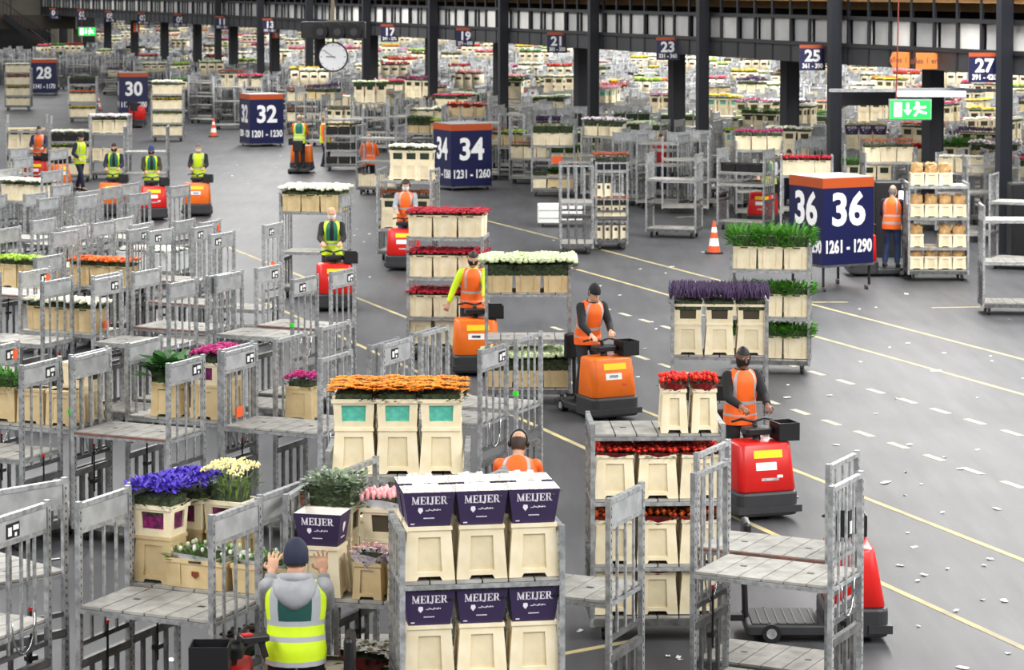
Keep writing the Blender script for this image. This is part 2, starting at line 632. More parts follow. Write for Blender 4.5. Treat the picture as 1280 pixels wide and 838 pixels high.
def printed():
    h, w0, w1, d0, d1 = .27, .325, .405, .24, .29
    b = MB()
    R = lambda z, w, d: [(-w / 2, -d / 2, z), (w / 2, -d / 2, z), (w / 2, d / 2, z), (-w / 2, d / 2, z)]
    lo, hi, hin, lin_ = R(0, w0, d0), R(h, w1, d1), R(h, w1 - .016, d1 - .016), R(.08, w0, d0)
    for i in range(4):
        k = (i + 1) % 4
        b.quad(lo[i], lo[k], hi[k], hi[i], 0)
        b.quad(hi[i], hi[k], hin[k], hin[i], 1)
        b.quad(hin[i], hin[k], lin_[k], lin_[i], 1)
    b.quad(*lin_, 2)
    body = b.mesh('printed_collar', [PURPLE, mat('card_white', (236, 232, 226), .7), INSIDE])
    t = MB()
    t.merge(serif('MEIJER', .062), Matrix.Translation((0, 0, .176)))
    # shield emblem
    t.add([(-.085, -.002, .150), (-.055, -.002, .150), (-.05, -.002, .125), (-.07, -.002, .100), (-.09, -.002, .125)], [(0, 4, 3, 2, 1)])
    r = random.Random(4)
    for i in range(14):                                     # a thin script line
        x = -.03 + i * .0085
        z = .125 + r.uniform(-.004, .004)
        t.bx(x, x + .006, -.002, 0, z, z + r.uniform(.004, .014))
    for i in range(9):
        x = -.045 + i * .0095
        t.bx(x, x + .007, -.002, 0, .062, .070)
    t.bx(-.145, -.115, -.002, 0, .018, .026)
    sl = atan2((d1 - d0) / 2, h)
    Mx = Matrix.Translation((0, -d0 / 2 - .002, 0)) @ Matrix.Rotation(sl, 4, 'X')
    for q, v in enumerate(t.v):
        t.v[q] = tuple(Mx @ Vector(v))
    e = MB()
    e.add([(-.062, 0, .006), (-.078, 0, .006), (-.07, 0, -.012)], [(0, 1, 2)])
    lm = t.mesh('lettering', [mat('print_white', (236, 230, 240), .6)])
    s = MB()                                                # emblem on the short side
    s.add([(.0, -.03, .19), (.0, .03, .19), (.0, .035, .15), (.0, .0, .10), (.0, -.035, .15)], [(0, 1, 2, 3, 4)])
    s.bx(-.001, .001, -.05, .05, .06, .068)
    s2 = atan2((w1 - w0) / 2, h)
    Mx = Matrix.Translation((w0 / 2 + .002, 0, 0)) @ Matrix.Rotation(s2, 4, 'Y')
    s.v = [tuple(Mx @ Vector(v)) for v in s.v]
    return body, lm, s.mesh('emblem', [mat('print_white', (236, 230, 240), .6)])

PC_BODY, PC_TEXT, PC_EMB = printed()

def crate(w, d, h, mats, logo=False, taper=.04):
    b = MB()
    R = lambda z, w, d: [Vector((-w / 2, -d / 2, z)), Vector((w / 2, -d / 2, z)), Vector((w / 2, d / 2, z)), Vector((-w / 2, d / 2, z))]
    lo, hi = R(0, w - taper, d - taper), R(h - .03, w - .02, d - .02)
    b.loft([lo, hi], 0, True, False)
    b.loft([R(h - .035, w, d), R(h, w, d)], 0, True, False)
    o, i_, f = R(h, w, d), R(h, w - .04, d - .04), R(h - .06, w - .05, d - .05)
    for i in range(4):
        k = (i + 1) % 4
        b.quad(o[i], o[k], i_[k], i_[i], 0)
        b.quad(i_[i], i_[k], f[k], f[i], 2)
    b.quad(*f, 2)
    for x in (-w * .25, w * .25):                           # ribs and a handle slot
        b.bx(x - .008, x + .008, -d / 2 + .002, -d / 2 + .02, .03, h - .04, 0)
    b.bx(-.06, .06, -d / 2 - .001, -d / 2 + .02, h - .028, h - .008, 1)
    if logo:
        for k in range(6):
            a = pi * k / 5
            b.bx(-.03 + .012 * k - .003, -.03 + .012 * k + .003, -d / 2 + .001, -d / 2 + .02, h * .35 + .02 * abs(2.5 - k) / 2.5, h * .35 + .06, 3)
    return b.mesh('flower_crate', mats)

BROWNINK = mat('brown_print', (150, 84, 50), .6)
CR_LOW = crate(.60, .38, .24, [TAN, INSIDE, INSIDE, BROWNINK], True)
CR_STD = crate(.42, .36, .36, [CREAM, INSIDE, INSIDE, BROWNINK])
CR_TAN = crate(.40, .36, .34, [TAN, INSIDE, INSIDE, BROWNINK])
CR_BLACK = crate(.40, .34, .22, [BLACKP, INSIDE, INSIDE, BROWNINK])
CR_WHITE = crate(1.15, .72, .32, [mat('white_crate', (226, 230, 232), .5), INSIDE, INSIDE, BROWNINK])

# ------------------------------------------------------------------ flower bunches
def leaf(b, c, d, length, width, m=0, droop=.2, side=None):
    c, d = Vector(c), Vector(d).normalized()
    s = Vector(side) if side else d.cross(Vector((0, 0, 1)))
    if s.length < .05:
        s = Vector((1, 0, 0))
    s = s.normalized() * (width / 2)
    mid = c + d * length * .5 + Vector((0, 0, -droop * length * .12))
    tip = c + d * length + Vector((0, 0, -droop * length * .5))
    b.add([c, mid - s, tip, mid + s], [(0, 1, 2), (0, 2, 3)], m)

def head(b, kind, c, r, R, m=0, m2=1, lo=False):
    x, y, z = c
    if kind == 'ball':
        b.ball(c, (r, r, r * .75), 6 if lo else 8, 4 if lo else 5, m)
        if not lo:
            for k in range(7):
                a = R.uniform(0, 2 * pi)
                leaf(b, (x + cos(a) * r * .5, y + sin(a) * r * .5, z + r * .3), (cos(a), sin(a), .9), r * .9, r * .7, m, .3)
    elif kind == 'rose':
        b.ball((x, y, z), (r * .62, r * .62, r), 6, 4, m)
        if not lo:
            for ring, (rr, up, L_) in enumerate(((.75, 1.3, 1.25), (.95, .8, 1.15))):
                for k in range(5):
                    a = 2 * pi * (k + .5 * ring) / 5 + R.uniform(-.2, .2)
                    leaf(b, (x + cos(a) * r * .3, y + sin(a) * r * .3, z - r * .6), (cos(a) * rr, sin(a) * rr, up), r * L_ * 1.2, r * 1.1, m, .1)
    elif kind == 'daisy':
        n = 6 if lo else 11
        for k in range(n):
            a = 2 * pi * k / n
            leaf(b, (x, y, z), (cos(a), sin(a), .25 + R.uniform(-.1, .1)), r * 1.3, r * .6, m, .2)
        b.ball((x, y, z + r * .15), (r * .35, r * .35, r * .2), 6, 4, m2)
    elif kind == 'iris':
        for k in range(3 if lo else 6):
            a = R.uniform(0, 2 * pi)
            up = R.choice((1.6, .6, -.1))
            leaf(b, c, (cos(a), sin(a), up), r * 1.9, r * .8, m, .3)
    elif kind == 'tulip':
        b.ball(c, (r * .6, r * .6, r * 1.1), 6, 5, m)
    elif kind == 'spike':
        n = 3 if lo else 5
        for k in range(n):
            a = R.uniform(0, 2 * pi)
            t = Vector((cos(a) * .25, sin(a) * .25, 1)) * r * 4
            b.tube([c, Vector(c) + t * .5, Vector(c) + t], [r * .18, r * .3, .002], 4, m)
    elif kind == 'spray':
        for k in range(4 if lo else 9):
            a, e = R.uniform(0, 2 * pi), R.uniform(.2, 1.4)
            p = Vector(c) + Vector((cos(a) * cos(e), sin(a) * cos(e), sin(e))) * r * R.uniform(.5, 1.5)
            b.ball(p, r * .32, 5, 3, m)

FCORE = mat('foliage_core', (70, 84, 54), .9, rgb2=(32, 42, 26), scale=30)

def bunch(name, w, d, h, hk, hr, n, c1, c2, lc=((54, 92, 40), (30, 58, 24)), leaves=60, ll=.09, lw=.035, dome=.03, spill=.06, stem=.0, lo=False, seed=1, centre=(240, 200, 60), wrap=None, upright=.8, foliage_h=None):
    R = random.Random(seed)
    fm = mat('foliage_%s' % (name), lc[0], .55, rgb2=lc[1], island=True)
    bm = mat('bloom_%s' % (name), c1, .6, rgb2=c2, island=True)
    cm = mat('bloom_centre_%s' % (name), centre, .6)
    fh = foliage_h if foliage_h is not None else h * .8
    f = MB()
    nf = len(f.f)
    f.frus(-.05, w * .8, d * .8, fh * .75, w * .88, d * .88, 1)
    if stem:
        for k in range(14):
            a = R.uniform(0, 2 * pi)
            f.tube([(cos(a) * w * .22, sin(a) * d * .22, -.02), (cos(a) * w * .42, sin(a) * d * .42, fh)], .008, 5, 0)
    for k in range(leaves):
        e = R.random()
        x, y = R.uniform(-.5, .5) * w, R.uniform(-.5, .5) * d
        if e < .6:
            if R.random() < .6:
                y = (-.5 if R.random() < .7 else .5) * d
            else:
                x = R.choice((-.5, .5)) * w
        z = R.uniform(.0, fh) if e < .6 else fh * R.uniform(.6, .95)
        leaf(f, (x, y, z), (x / w * 1.6 + R.uniform(-.5, .5), y / d * 1.6 + R.uniform(-.5, .5), upright * R.uniform(.3, 1.2)), ll * R.uniform(.6, 1.2), lw, 0, .5)
    b = MB()
    nx = max(1, round(sqrt(n * w / d)))
    ny = max(1, round(n / nx))
    for i in range(nx):
        for j in range(ny):
            u, v = (i + .5) / nx - .5, (j + .5) / ny - .5
            x = (u + R.uniform(-.3, .3) / nx) * (w + spill)
            y = (v + R.uniform(-.3, .3) / ny) * (d + spill)
            z = h + dome * (1 - 2.5 * (u * u + v * v)) + R.uniform(-.018, .018)
            head(b, hk, (x, y, z), hr * R.uniform(.85, 1.15), R, 0, 1, lo)
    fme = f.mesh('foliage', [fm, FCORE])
    kids = [('blossoms', b.mesh('blossoms', [bm, cm]), [])] if n else []
    if wrap:
        q = MB()
        k = 12
        ring = lambda z, s: [((w * .5 * s + .02) * cos(2 * pi * i / k) * 1.15, (d * .5 * s + .02) * sin(2 * pi * i / k) * 1.15, z + (.02 * sin(i * 2.4) if z > .02 else 0)) for i in range(k)]
        q.loft([ring(-.03, .75), ring(h * .5, 1.0), ring(h * .82, 1.12)], 0, False, False)
        kids.append(('wrapper', q.mesh('wrapper', [wrap]), []))
    return (name + '_bunch', fme, kids)

_B = {}

def flowers(kind, lo=False, var=0):
    key = (kind, lo, var)
    if key in _B:
        return _B[key]
    s = hash((kind == kind, var)) % 97 + var * 13 + len(kind)
    G1 = ((70, 108, 50), (34, 62, 28))
    DG = ((36, 62, 34), (18, 34, 20))
    k = dict(lo=lo, seed=s)
    m = 1.0 if not lo else .5
    n = lambda q: max(6, int(q * m))
    if kind == 'rose':
        r = bunch('red_rose', .33, .23, .11, 'rose', .030, n(32), (206, 30, 28), (240, 70, 40), DG, n(60), .07, .03, wrap=mat('red_film', (150, 26, 30), .4, rgb2=(90, 16, 22), scale=16), **k)
    elif kind == 'rose_orange':
        r = bunch('orange_rose', .33, .23, .09, 'rose', .027, n(32), (238, 128, 30), (176, 24, 20), G1, n(60), .07, .03, wrap=mat('red_film', (150, 26, 30), .4), **k)
    elif kind == 'iris':
        r = bunch('violet_iris', .40, .30, .17, 'iris', .038, n(110), (98, 72, 214), (58, 38, 150), DG, n(80), .10, .03, dome=.05, spill=.10, **k)
    elif kind == 'narcissus':
        r = bunch('cream_freesia', .30, .26, .26, 'spray', .030, n(60), (246, 238, 196), (240, 226, 150), ((120, 150, 60), (80, 110, 44)), n(60), .16, .018, dome=.06, spill=.10, stem=1, upright=2, **k)
    elif kind == 'white':
        r = bunch('white_chrysanthemum', .36, .26, .12, 'ball', .036, n(44), (250, 248, 236), (232, 230, 200), G1, n(60), **k)
    elif kind == 'white_tight':
        r = bunch('white_mum', .345, .245, .055, 'ball', .030, n(56), (252, 250, 244), (236, 232, 214), G1, 10, dome=.02, spill=.0, foliage_h=.03, **k)
    elif kind == 'cream_bud':
        r = bunch('cream_bud', .345, .245, .06, 'tulip', .024, n(60), (226, 214, 160), (176, 160, 100), G1, 12, dome=.02, spill=.0, foliage_h=.03, **k)
    elif kind == 'pink_white':
        r = bunch('pale_pink', .38, .28, .14, 'ball', .035, n(44), (244, 214, 226), (236, 236, 232), DG, n(70), **k)
    elif kind == 'tulip_pink':
        r = bunch('pink_tulip', .36, .25, .12, 'tulip', .028, n(60), (238, 150, 160), (248, 196, 192), G1, n(60), .1, .02, upright=1.6, wrap=CLEAR, **k)
    elif kind == 'gerbera':
        r = bunch('orange_gerbera', .38, .28, .12, 'daisy', .042, n(60), (252, 186, 44), (246, 146, 30), DG, n(60), dome=.02, centre=(214, 130, 40), **k)
    elif kind == 'yellow':
        r = bunch('yellow_bloom', .36, .26, .12, 'ball', .036, n(40), (246, 214, 40), (226, 190, 30), G1, n(60), **k)
    elif kind == 'orange':
        r = bunch('orange_bloom', .36, .26, .12, 'ball', .034, n(40), (244, 128, 40), (226, 90, 30), DG, n(60), **k)
    elif kind == 'red':
        r = bunch('crimson_bloom', .38, .28, .10, 'ball', .034, n(50), (196, 24, 48), (150, 16, 40), DG, n(40), dome=.015, **k)
    elif kind == 'pink':
        r = bunch('pink_bloom', .38, .28, .11, 'ball', .034, n(46), (232, 104, 130), (206, 60, 96), G1, n(50), **k)
    elif kind == 'magenta':
        r = bunch('magenta_bloom', .33, .24, .14, 'ball', .032, n(34), (206, 36, 130), (160, 20, 100), DG, n(60), **k)
    elif kind == 'lavender':
        r = bunch('dark_lavender', .40, .30, .10, 'spike', .034, n(60), (92, 70, 108), (52, 38, 66), ((60, 52, 62), (36, 32, 40)), n(30), **k)
    elif kind == 'pale_green':
        r = bunch('pale_green', .42, .34, .16, 'ball', .040, n(56), (232, 242, 206), (206, 224, 168), DG, n(90), .1, .03, dome=.01, **k)
    elif kind == 'lime':
        r = bunch('lime_bloom', .36, .26, .13, 'ball', .036, n(40), (176, 210, 70), (140, 180, 50), G1, n(60), **k)
    elif kind == 'brown':
        r = bunch('russet_spray', .36, .26, .14, 'spray', .04, n(50), (176, 96, 54), (120, 60, 36), ((110, 70, 44), (70, 44, 28)), n(50), **k)
    elif kind == 'dark_brown':
        r = bunch('dark_seed_head', .36, .26, .16, 'spray', .05, n(36), (92, 66, 44), (60, 42, 32), ((80, 84, 40), (50, 50, 28)), n(50), **k)
    elif kind == 'green_leaf':
        r = bunch('broad_leaf', .30, .24, .30, 'ball', .02, 0, (60, 120, 40), (40, 90, 30), ((52, 112, 36), (26, 66, 20)), n(110), .2, .13, spill=.1, stem=1, upright=.9, foliage_h=.22, **k)
    elif kind == 'fern':
        r = bunch('bright_fern', .40, .30, .20, 'ball', .02, 0, (60, 120, 40), (40, 90, 30), ((92, 160, 46), (48, 104, 28)), n(300), .17, .022, upright=.8, foliage_h=.16, **k)
    elif kind == 'hedge':
        r = bunch('dark_hedge', .40, .30, .28, 'ball', .02, 0, (60, 120, 40), (40, 90, 30), ((78, 108, 48), (44, 72, 30)), n(260), .07, .02, upright=1.0, foliage_h=.30, **k)
    elif kind == 'eucalyptus':
        r = bunch('grey_eucalyptus', .42, .34, .26, 'ball', .008, n(10), (240, 240, 236), (220, 224, 220), ((146, 162, 132), (82, 104, 76)), n(420), .075, .045, spill=.1, stem=1, upright=.8, foliage_h=.28, **k)
    elif kind == 'green_bud':
        r = bunch('green_bud', .34, .24, .09, 'tulip', .02, n(24), (238, 240, 226), (190, 214, 150), ((110, 160, 70), (60, 110, 40)), n(90), .1, .02, upright=1.6, wrap=CLEAR, **k)
    elif kind == 'mixed':
        r = bunch('mixed_pink', .34, .24, .12, 'daisy', .03, n(26), (190, 80, 150), (240, 190, 216), G1, n(40), .08, .03, wrap=mat('dotted_film', (226, 220, 226), .35, rgb2=(188, 172, 190), scale=42), centre=(230, 220, 120), **k)
    elif kind == 'poinsettia':
        r = bunch('poinsettia', .42, .32, .10, 'daisy', .07, n(18), (242, 240, 232), (226, 222, 212), DG, n(40), .1, .05, wrap=mat('deep_red_film', (120, 14, 26), .4, rgb2=(70, 8, 16), scale=12), centre=(140, 134, 90), **k)
    elif kind == 'seed':
        r = bunch('olive_seed', .36, .26, .12, 'spray', .03, n(60), (112, 96, 48), (74, 62, 30), ((86, 92, 44), (50, 56, 26)), n(60), **k)
    else:
        raise KeyError(kind)
    _B[key] = r
    return r

FDESC = dict(rose='red roses in dark wraps', rose_orange='orange roses in dark red wraps', iris='violet irises', narcissus='cream freesias', white='white chrysanthemums',
             white_tight='close-packed white chrysanthemums', cream_bud='cream buds', pink_white='pale pink and white blooms', tulip_pink='pink tulips in clear film', gerbera='orange gerberas',
             yellow='yellow blooms', orange='orange blooms', red='crimson blooms', pink='pink blooms', magenta='magenta blooms', lavender='dark lavender', pale_green='pale green hydrangeas',
             lime='lime green blooms', brown='russet sprays', dark_brown='dark seed heads', green_leaf='broad green leaves', fern='bright green ferns', hedge='clipped green foliage',
             eucalyptus='grey-green eucalyptus', green_bud='green budded stems in clear film', mixed='mixed pink daisies in dotted film', poinsettia='white poinsettias in deep red film', seed='olive seed heads')

def paper_bag(seed):
    """an open kraft sack: straight sides, creased and folded over at the top"""
    b = MB()
    R = random.Random(seed)
    n = 20
    o = Vector((R.uniform(0, 9), R.uniform(0, 9), seed))
    rings = []
    for i, (z, s_) in enumerate(((0, .96), (.05, 1.02), (.10, 1.06), (.15, 1.06), (.20, 1.02), (.235, .86), (.25, .5), (.245, .10))):
        r = []
        for k in range(n):
            a = 2 * pi * k / n
            e = 2.6
            ca, sa = cos(a), sin(a)
            q = (abs(ca) ** e + abs(sa) ** e) ** (-1 / e)
            p = Vector((.125 * q * ca * s_, .10 * q * sa * s_, z))
            w_ = noise.noise_vector(p * 20 + o) * (.008 + .15 * z)
            p.x += w_.x
            p.y += w_.y
            p.z += w_.z * 1.3 if z > .12 else 0
            p.x = max(-.135, min(.135, p.x))
            r.append(p)
        rings.append(r)
    b.loft(rings)
    for k in range(5):                                      # folded ears
        a = R.uniform(0, 6.3)
        c = Vector((.06 * cos(a), .05 * sin(a), .22))
        leaf(b, c, (cos(a), sin(a), .5), .07, .08, 0, .3)
    return ('paper_bag', b.mesh('paper_bag', [KRAFT]), [])

BAGS = [paper_bag(i) for i in range(4)]
NB = [0]
COUNT = {}

BUCKETS = {
    'std': ('flower_bucket', B_STD, [], .42, .42, .31, 'cream bucket'),
    'slim': ('flower_bucket', B_SLIM, [], .42, .285, .40, 'narrow cream bucket'),
    'tan': ('flower_bucket', B_TAN, [], .40, .41, .30, 'tan bucket'),
    'small': ('flower_bucket', B_SMALL, [], .30, .28, .30, 'short tan bucket'),
    'csmall': ('flower_bucket', B_CSM, [], .27, .30, .28, 'small square cream bucket'),
    'mini': ('flower_bucket', B_MINI, [], .33, .21, .30, 'slim bucket with handle hole'),
    'teal': ('flower_bucket', B_STD, [('collar', C_TEAL, [], Matrix.Translation((0, 0, .42)), 'cream collar with a teal window')], .68, .42, .31, 'tall bucket with teal-windowed collar'),
    'greenc': ('flower_bucket', B_STD, [('collar', C_GREEN, [], Matrix.Translation((0, 0, .42)), 'cream collar with a dark green window')], .68, .42, .31, 'tall bucket with green-windowed collar'),
    'pinkc': ('flower_bucket', B_TAN, [('collar', C_PINK, [], Matrix.Translation((0, 0, .40)), 'cream collar with a magenta window')], .66, .42, .31, 'tall bucket with magenta-windowed collar'),
    'darkc': ('flower_bucket', B_STD, [('collar', C_DARK, [], Matrix.Translation((0, 0, .42)), 'cream collar with a dark window')], .68, .42, .31, 'tall bucket with dark-windowed collar'),
    'printed': ('flower_bucket', B_STD, [('printed_collar', PC_BODY, [('lettering', PC_TEXT, []), ('emblem', PC_EMB, [])], Matrix.Translation((0, 0, .42)), 'purple cardboard collar with white lettering')], .69, .42, .31, 'bucket with purple lettered collar'),
    'low': ('flower_crate', CR_LOW, [], .24, .62, .40, 'low tan crate'),
    'crate': ('flower_crate', CR_STD, [], .36, .44, .38, 'square cream crate'),
    'tcrate': ('flower_crate', CR_TAN, [], .34, .42, .38, 'square tan crate'),
    'black': ('flower_crate', CR_BLACK, [], .22, .42, .36, 'black plastic crate'),
    'bigwhite': ('flower_crate', CR_WHITE, [], .32, 1.2, .75, 'long white crate'),
}

def unit(M, x, y, z, bk, fk, where, rz=0.0, lo=False, fscale=None, group=None, var=0, sink=0.0):
    """one bucket with its flowers on a trolley (matrix M); where = the words that single it out"""
    nm, me, kids, h, w, d, desc = BUCKETS[bk]
    NB[0] += 1
    q = M @ TR((x, y, z + .004), rz)
    cat = 'crate' if nm == 'flower_crate' else 'bucket'
    COUNT[nm] = COUNT.get(nm, 0) + 1
    spawn((nm, me, kids), q, '%s %s' % (desc, where), cat, group or 'buckets and crates on the trolleys')
    if fk is None:
        return
    if fk == 'paper':
        spawn(BAGS[NB[0] % 4], q @ TR((0, 0, h - .05)), 'brown paper bag %s' % where, 'bag', 'paper bags')
        return
    f = flowers(fk, lo, var)
    S = q @ TR((0, 0, h - .03 - sink))
    if bk == 'slim':
        S = S @ Matrix.Rotation(pi / 2, 4, 'Z') @ Matrix.Diagonal((.95, .86, 1, 1))
    elif bk == 'low':
        S = S @ Matrix.Diagonal((1.55, 1.25, 1, 1))
    elif bk == 'mini':
        S = S @ Matrix.Diagonal((.55, 1.0, 1, 1))
    elif bk in ('small', 'csmall'):
        S = S @ Matrix.Diagonal((.7, .95, 1, 1))
    elif bk in ('crate', 'tcrate'):
        S = S @ Matrix.Diagonal((1.12, 1.3, 1, 1))
    elif bk == 'bigwhite':
        S = S @ Matrix.Diagonal((3.1, 2.6, 1, 1))
    if fscale:
        S = S @ Matrix.Diagonal((*fscale, 1))
    spawn(f, S, '%s %s' % (FDESC[fk], where), 'flowers', 'flowers on the trolleys')

def row(M, z, n, bk, fk, where, y=0.0, x0=None, x1=None, rows=1, lo=False, fscale=None, sink=0.0, rz=0.0):
    nm, me, kids, h, w, d, desc = BUCKETS[bk]
    if x0 is None:
        x0, x1 = -CL / 2 + .06, CL / 2 - .06
    step = (x1 - x0) / n
    if rz:
        d = w
    for j in range(rows):
        for i in range(n):
            fkk = fk[(i + j * n) % len(fk)] if isinstance(fk, (list, tuple)) else fk
            wh = where
            if n > 1:
                wh = '%s of %s' % (ordi(i + 1) + ' from the left', where) if False else '%s along %s' % (ordi(i + 1), where)
            if rows > 1:
                wh = ('front row, ' if j == 0 else 'back row, ') + wh
            unit(M, x0 + (i + .5) * step, y + j * (d + .015), z, bk, fkk, wh, rz=rz + rnd.uniform(-.03, .03), lo=lo, fscale=fscale, var=(i + j) % 2, sink=sink)
# ------------------------------------------------------------------ people
SKIN = mat('skin', (206, 158, 128), .55, vary=.12, scale=12)
SKIN_D = mat('skin_dark', (122, 84, 64), .55, vary=.12, scale=12)
HIVIS_Y = mat('hivis_yellow', (206, 236, 24), .6, vary=.08, scale=9)
HIVIS_O = mat('hivis_orange', (250, 108, 30), .6, vary=.08, scale=9)
REFL = mat('reflective_tape', (168, 172, 176), .35)
VGREEN = mat('vest_green', (16, 104, 84), .65)
VDGREEN = mat('vest_dark_green', (12, 72, 66), .65)
CLOTH = {
    'black': mat('cloth_black', (24, 24, 28), .8, vary=.25, scale=7),
    'navy': mat('cloth_navy', (28, 34, 58), .8, vary=.25, scale=7),
    'grey': mat('cloth_grey', (158, 160, 164), .85, vary=.22, scale=9),
    'olive': mat('cloth_olive', (54, 54, 32), .8, vary=.25, scale=7),
    'denim': mat('cloth_denim', (48, 72, 112), .8, vary=.3, scale=9),
    'red': mat('cloth_red', (170, 26, 34), .8),
    'dark': mat('cloth_dark', (44, 46, 52), .8, vary=.25, scale=7),
    'orange': HIVIS_O, 'yellow': HIVIS_Y, 'blue': mat('cloth_blue', (34, 58, 120), .8, vary=.2),
}
HAIRM = {'brown': mat('hair_brown', (58, 42, 32), .7, vary=.3, scale=40), 'black': mat('hair_black', (22, 20, 20), .6, vary=.3, scale=40),
         'grey': mat('hair_grey', (120, 118, 114), .7, vary=.3, scale=40)}
MASKM = {'white': mat('mask_white', (238, 240, 242), .7), 'blue': mat('mask_blue', (120, 160, 205), .7), 'black': mat('mask_black', (22, 22, 25), .75)}
EYEW = mat('eye_white', (232, 230, 226), .3)

def caps(b, p, q, r1, r2, n=10):
    p, q = Vector(p), Vector(q)
    d = (q - p).normalized()
    b.tube([p - d * r1 * .92, p - d * r1 * .6, p, p.lerp(q, .5), q, q + d * r2 * .6, q + d * r2 * .92],
           [r1 * .3, r1 * .78, r1, (r1 + r2) / 2, r2, r2 * .78, r2 * .3], n)

def ell(b, rings, tf, n=20):
    """rings: (z, rx, ry, yoff)"""
    rr = []
    for z, rx, ry, yo in rings:
        rr.append([tf(Vector((rx * cos(2 * pi * k / n), yo + ry * sin(2 * pi * k / n), z))) for k in range(n)])
    b.loft(rr)

def voxel(b, size, name, smooth_it=2):
    me = b.mesh(name + '_raw', [])
    o = bpy.data.objects.new('tmp', me)
    COL.objects.link(o)
    m = o.modifiers.new('r', 'REMESH')
    m.mode = 'VOXEL'
    m.voxel_size = size
    m.use_smooth_shade = True
    s = o.modifiers.new('s', 'SMOOTH')
    s.factor = .5
    s.iterations = smooth_it
    dg = bpy.context.evaluated_depsgraph_get()
    out = bpy.data.meshes.new_from_object(o.evaluated_get(dg))
    bpy.data.objects.remove(o)
    bpy.data.meshes.remove(me)
    out.name = name
    return out

def ik(S, Wp, l1, l2, pole):
    S, Wp = Vector(S), Vector(Wp)
    d = Wp - S
    L_ = min(d.length, (l1 + l2) * .995)
    d = d.normalized()
    Wp = S + d * L_
    a = (l1 * l1 - l2 * l2 + L_ * L_) / (2 * L_)
    h = sqrt(max(l1 * l1 - a * a, 0))
    pole = Vector(pole)
    pole = (pole - d * pole.dot(d)).normalized()
    return S + d * a + pole * h, Wp

POSES = {
    'drive': dict(hands=((-.17, -.44, 1.10), (.17, -.44, 1.10)), lean=.10, hp=.22, feet=((-.12, .04), (.12, -.02)), grip=1),
    'drive_low': dict(hands=((-.20, -.50, 1.02), (.14, -.46, 1.05)), lean=.30, hp=.30, feet=((-.12, .06), (.13, -.04)), grip=1),
    'drive_out': dict(hands=((-.42, -.10, .86), (.16, -.46, 1.02)), lean=.16, hp=.28, feet=((-.12, .05), (.13, -.03)), grip=1),
    'stand': dict(hands=((-.27, -.10, .86), (.27, -.10, .86)), lean=.03, hp=.1, feet=((-.12, .02), (.12, -.03)), grip=0),
    'reach': dict(hands=((-.17, -.33, 1.44), (.18, -.35, 1.44)), lean=.08, hp=.22, feet=((-.14, .02), (.14, -.04)), grip=0),
    'work': dict(hands=((-.20, -.42, 1.08), (.20, -.38, 1.04)), lean=.12, hp=.25, feet=((-.13, .03), (.15, -.02)), grip=0),
    'bend': dict(hands=((-.22, -.62, .80), (.22, -.60, .82)), lean=.42, hp=.45, feet=((-.13, .03), (.15, -.02)), grip=0),
    'walk': dict(hands=((-.24, -.24, 1.0), (.26, .12, .88)), lean=.06, hp=.08, feet=((-.10, -.26), (.10, .24)), grip=0),
}
_PB = {}

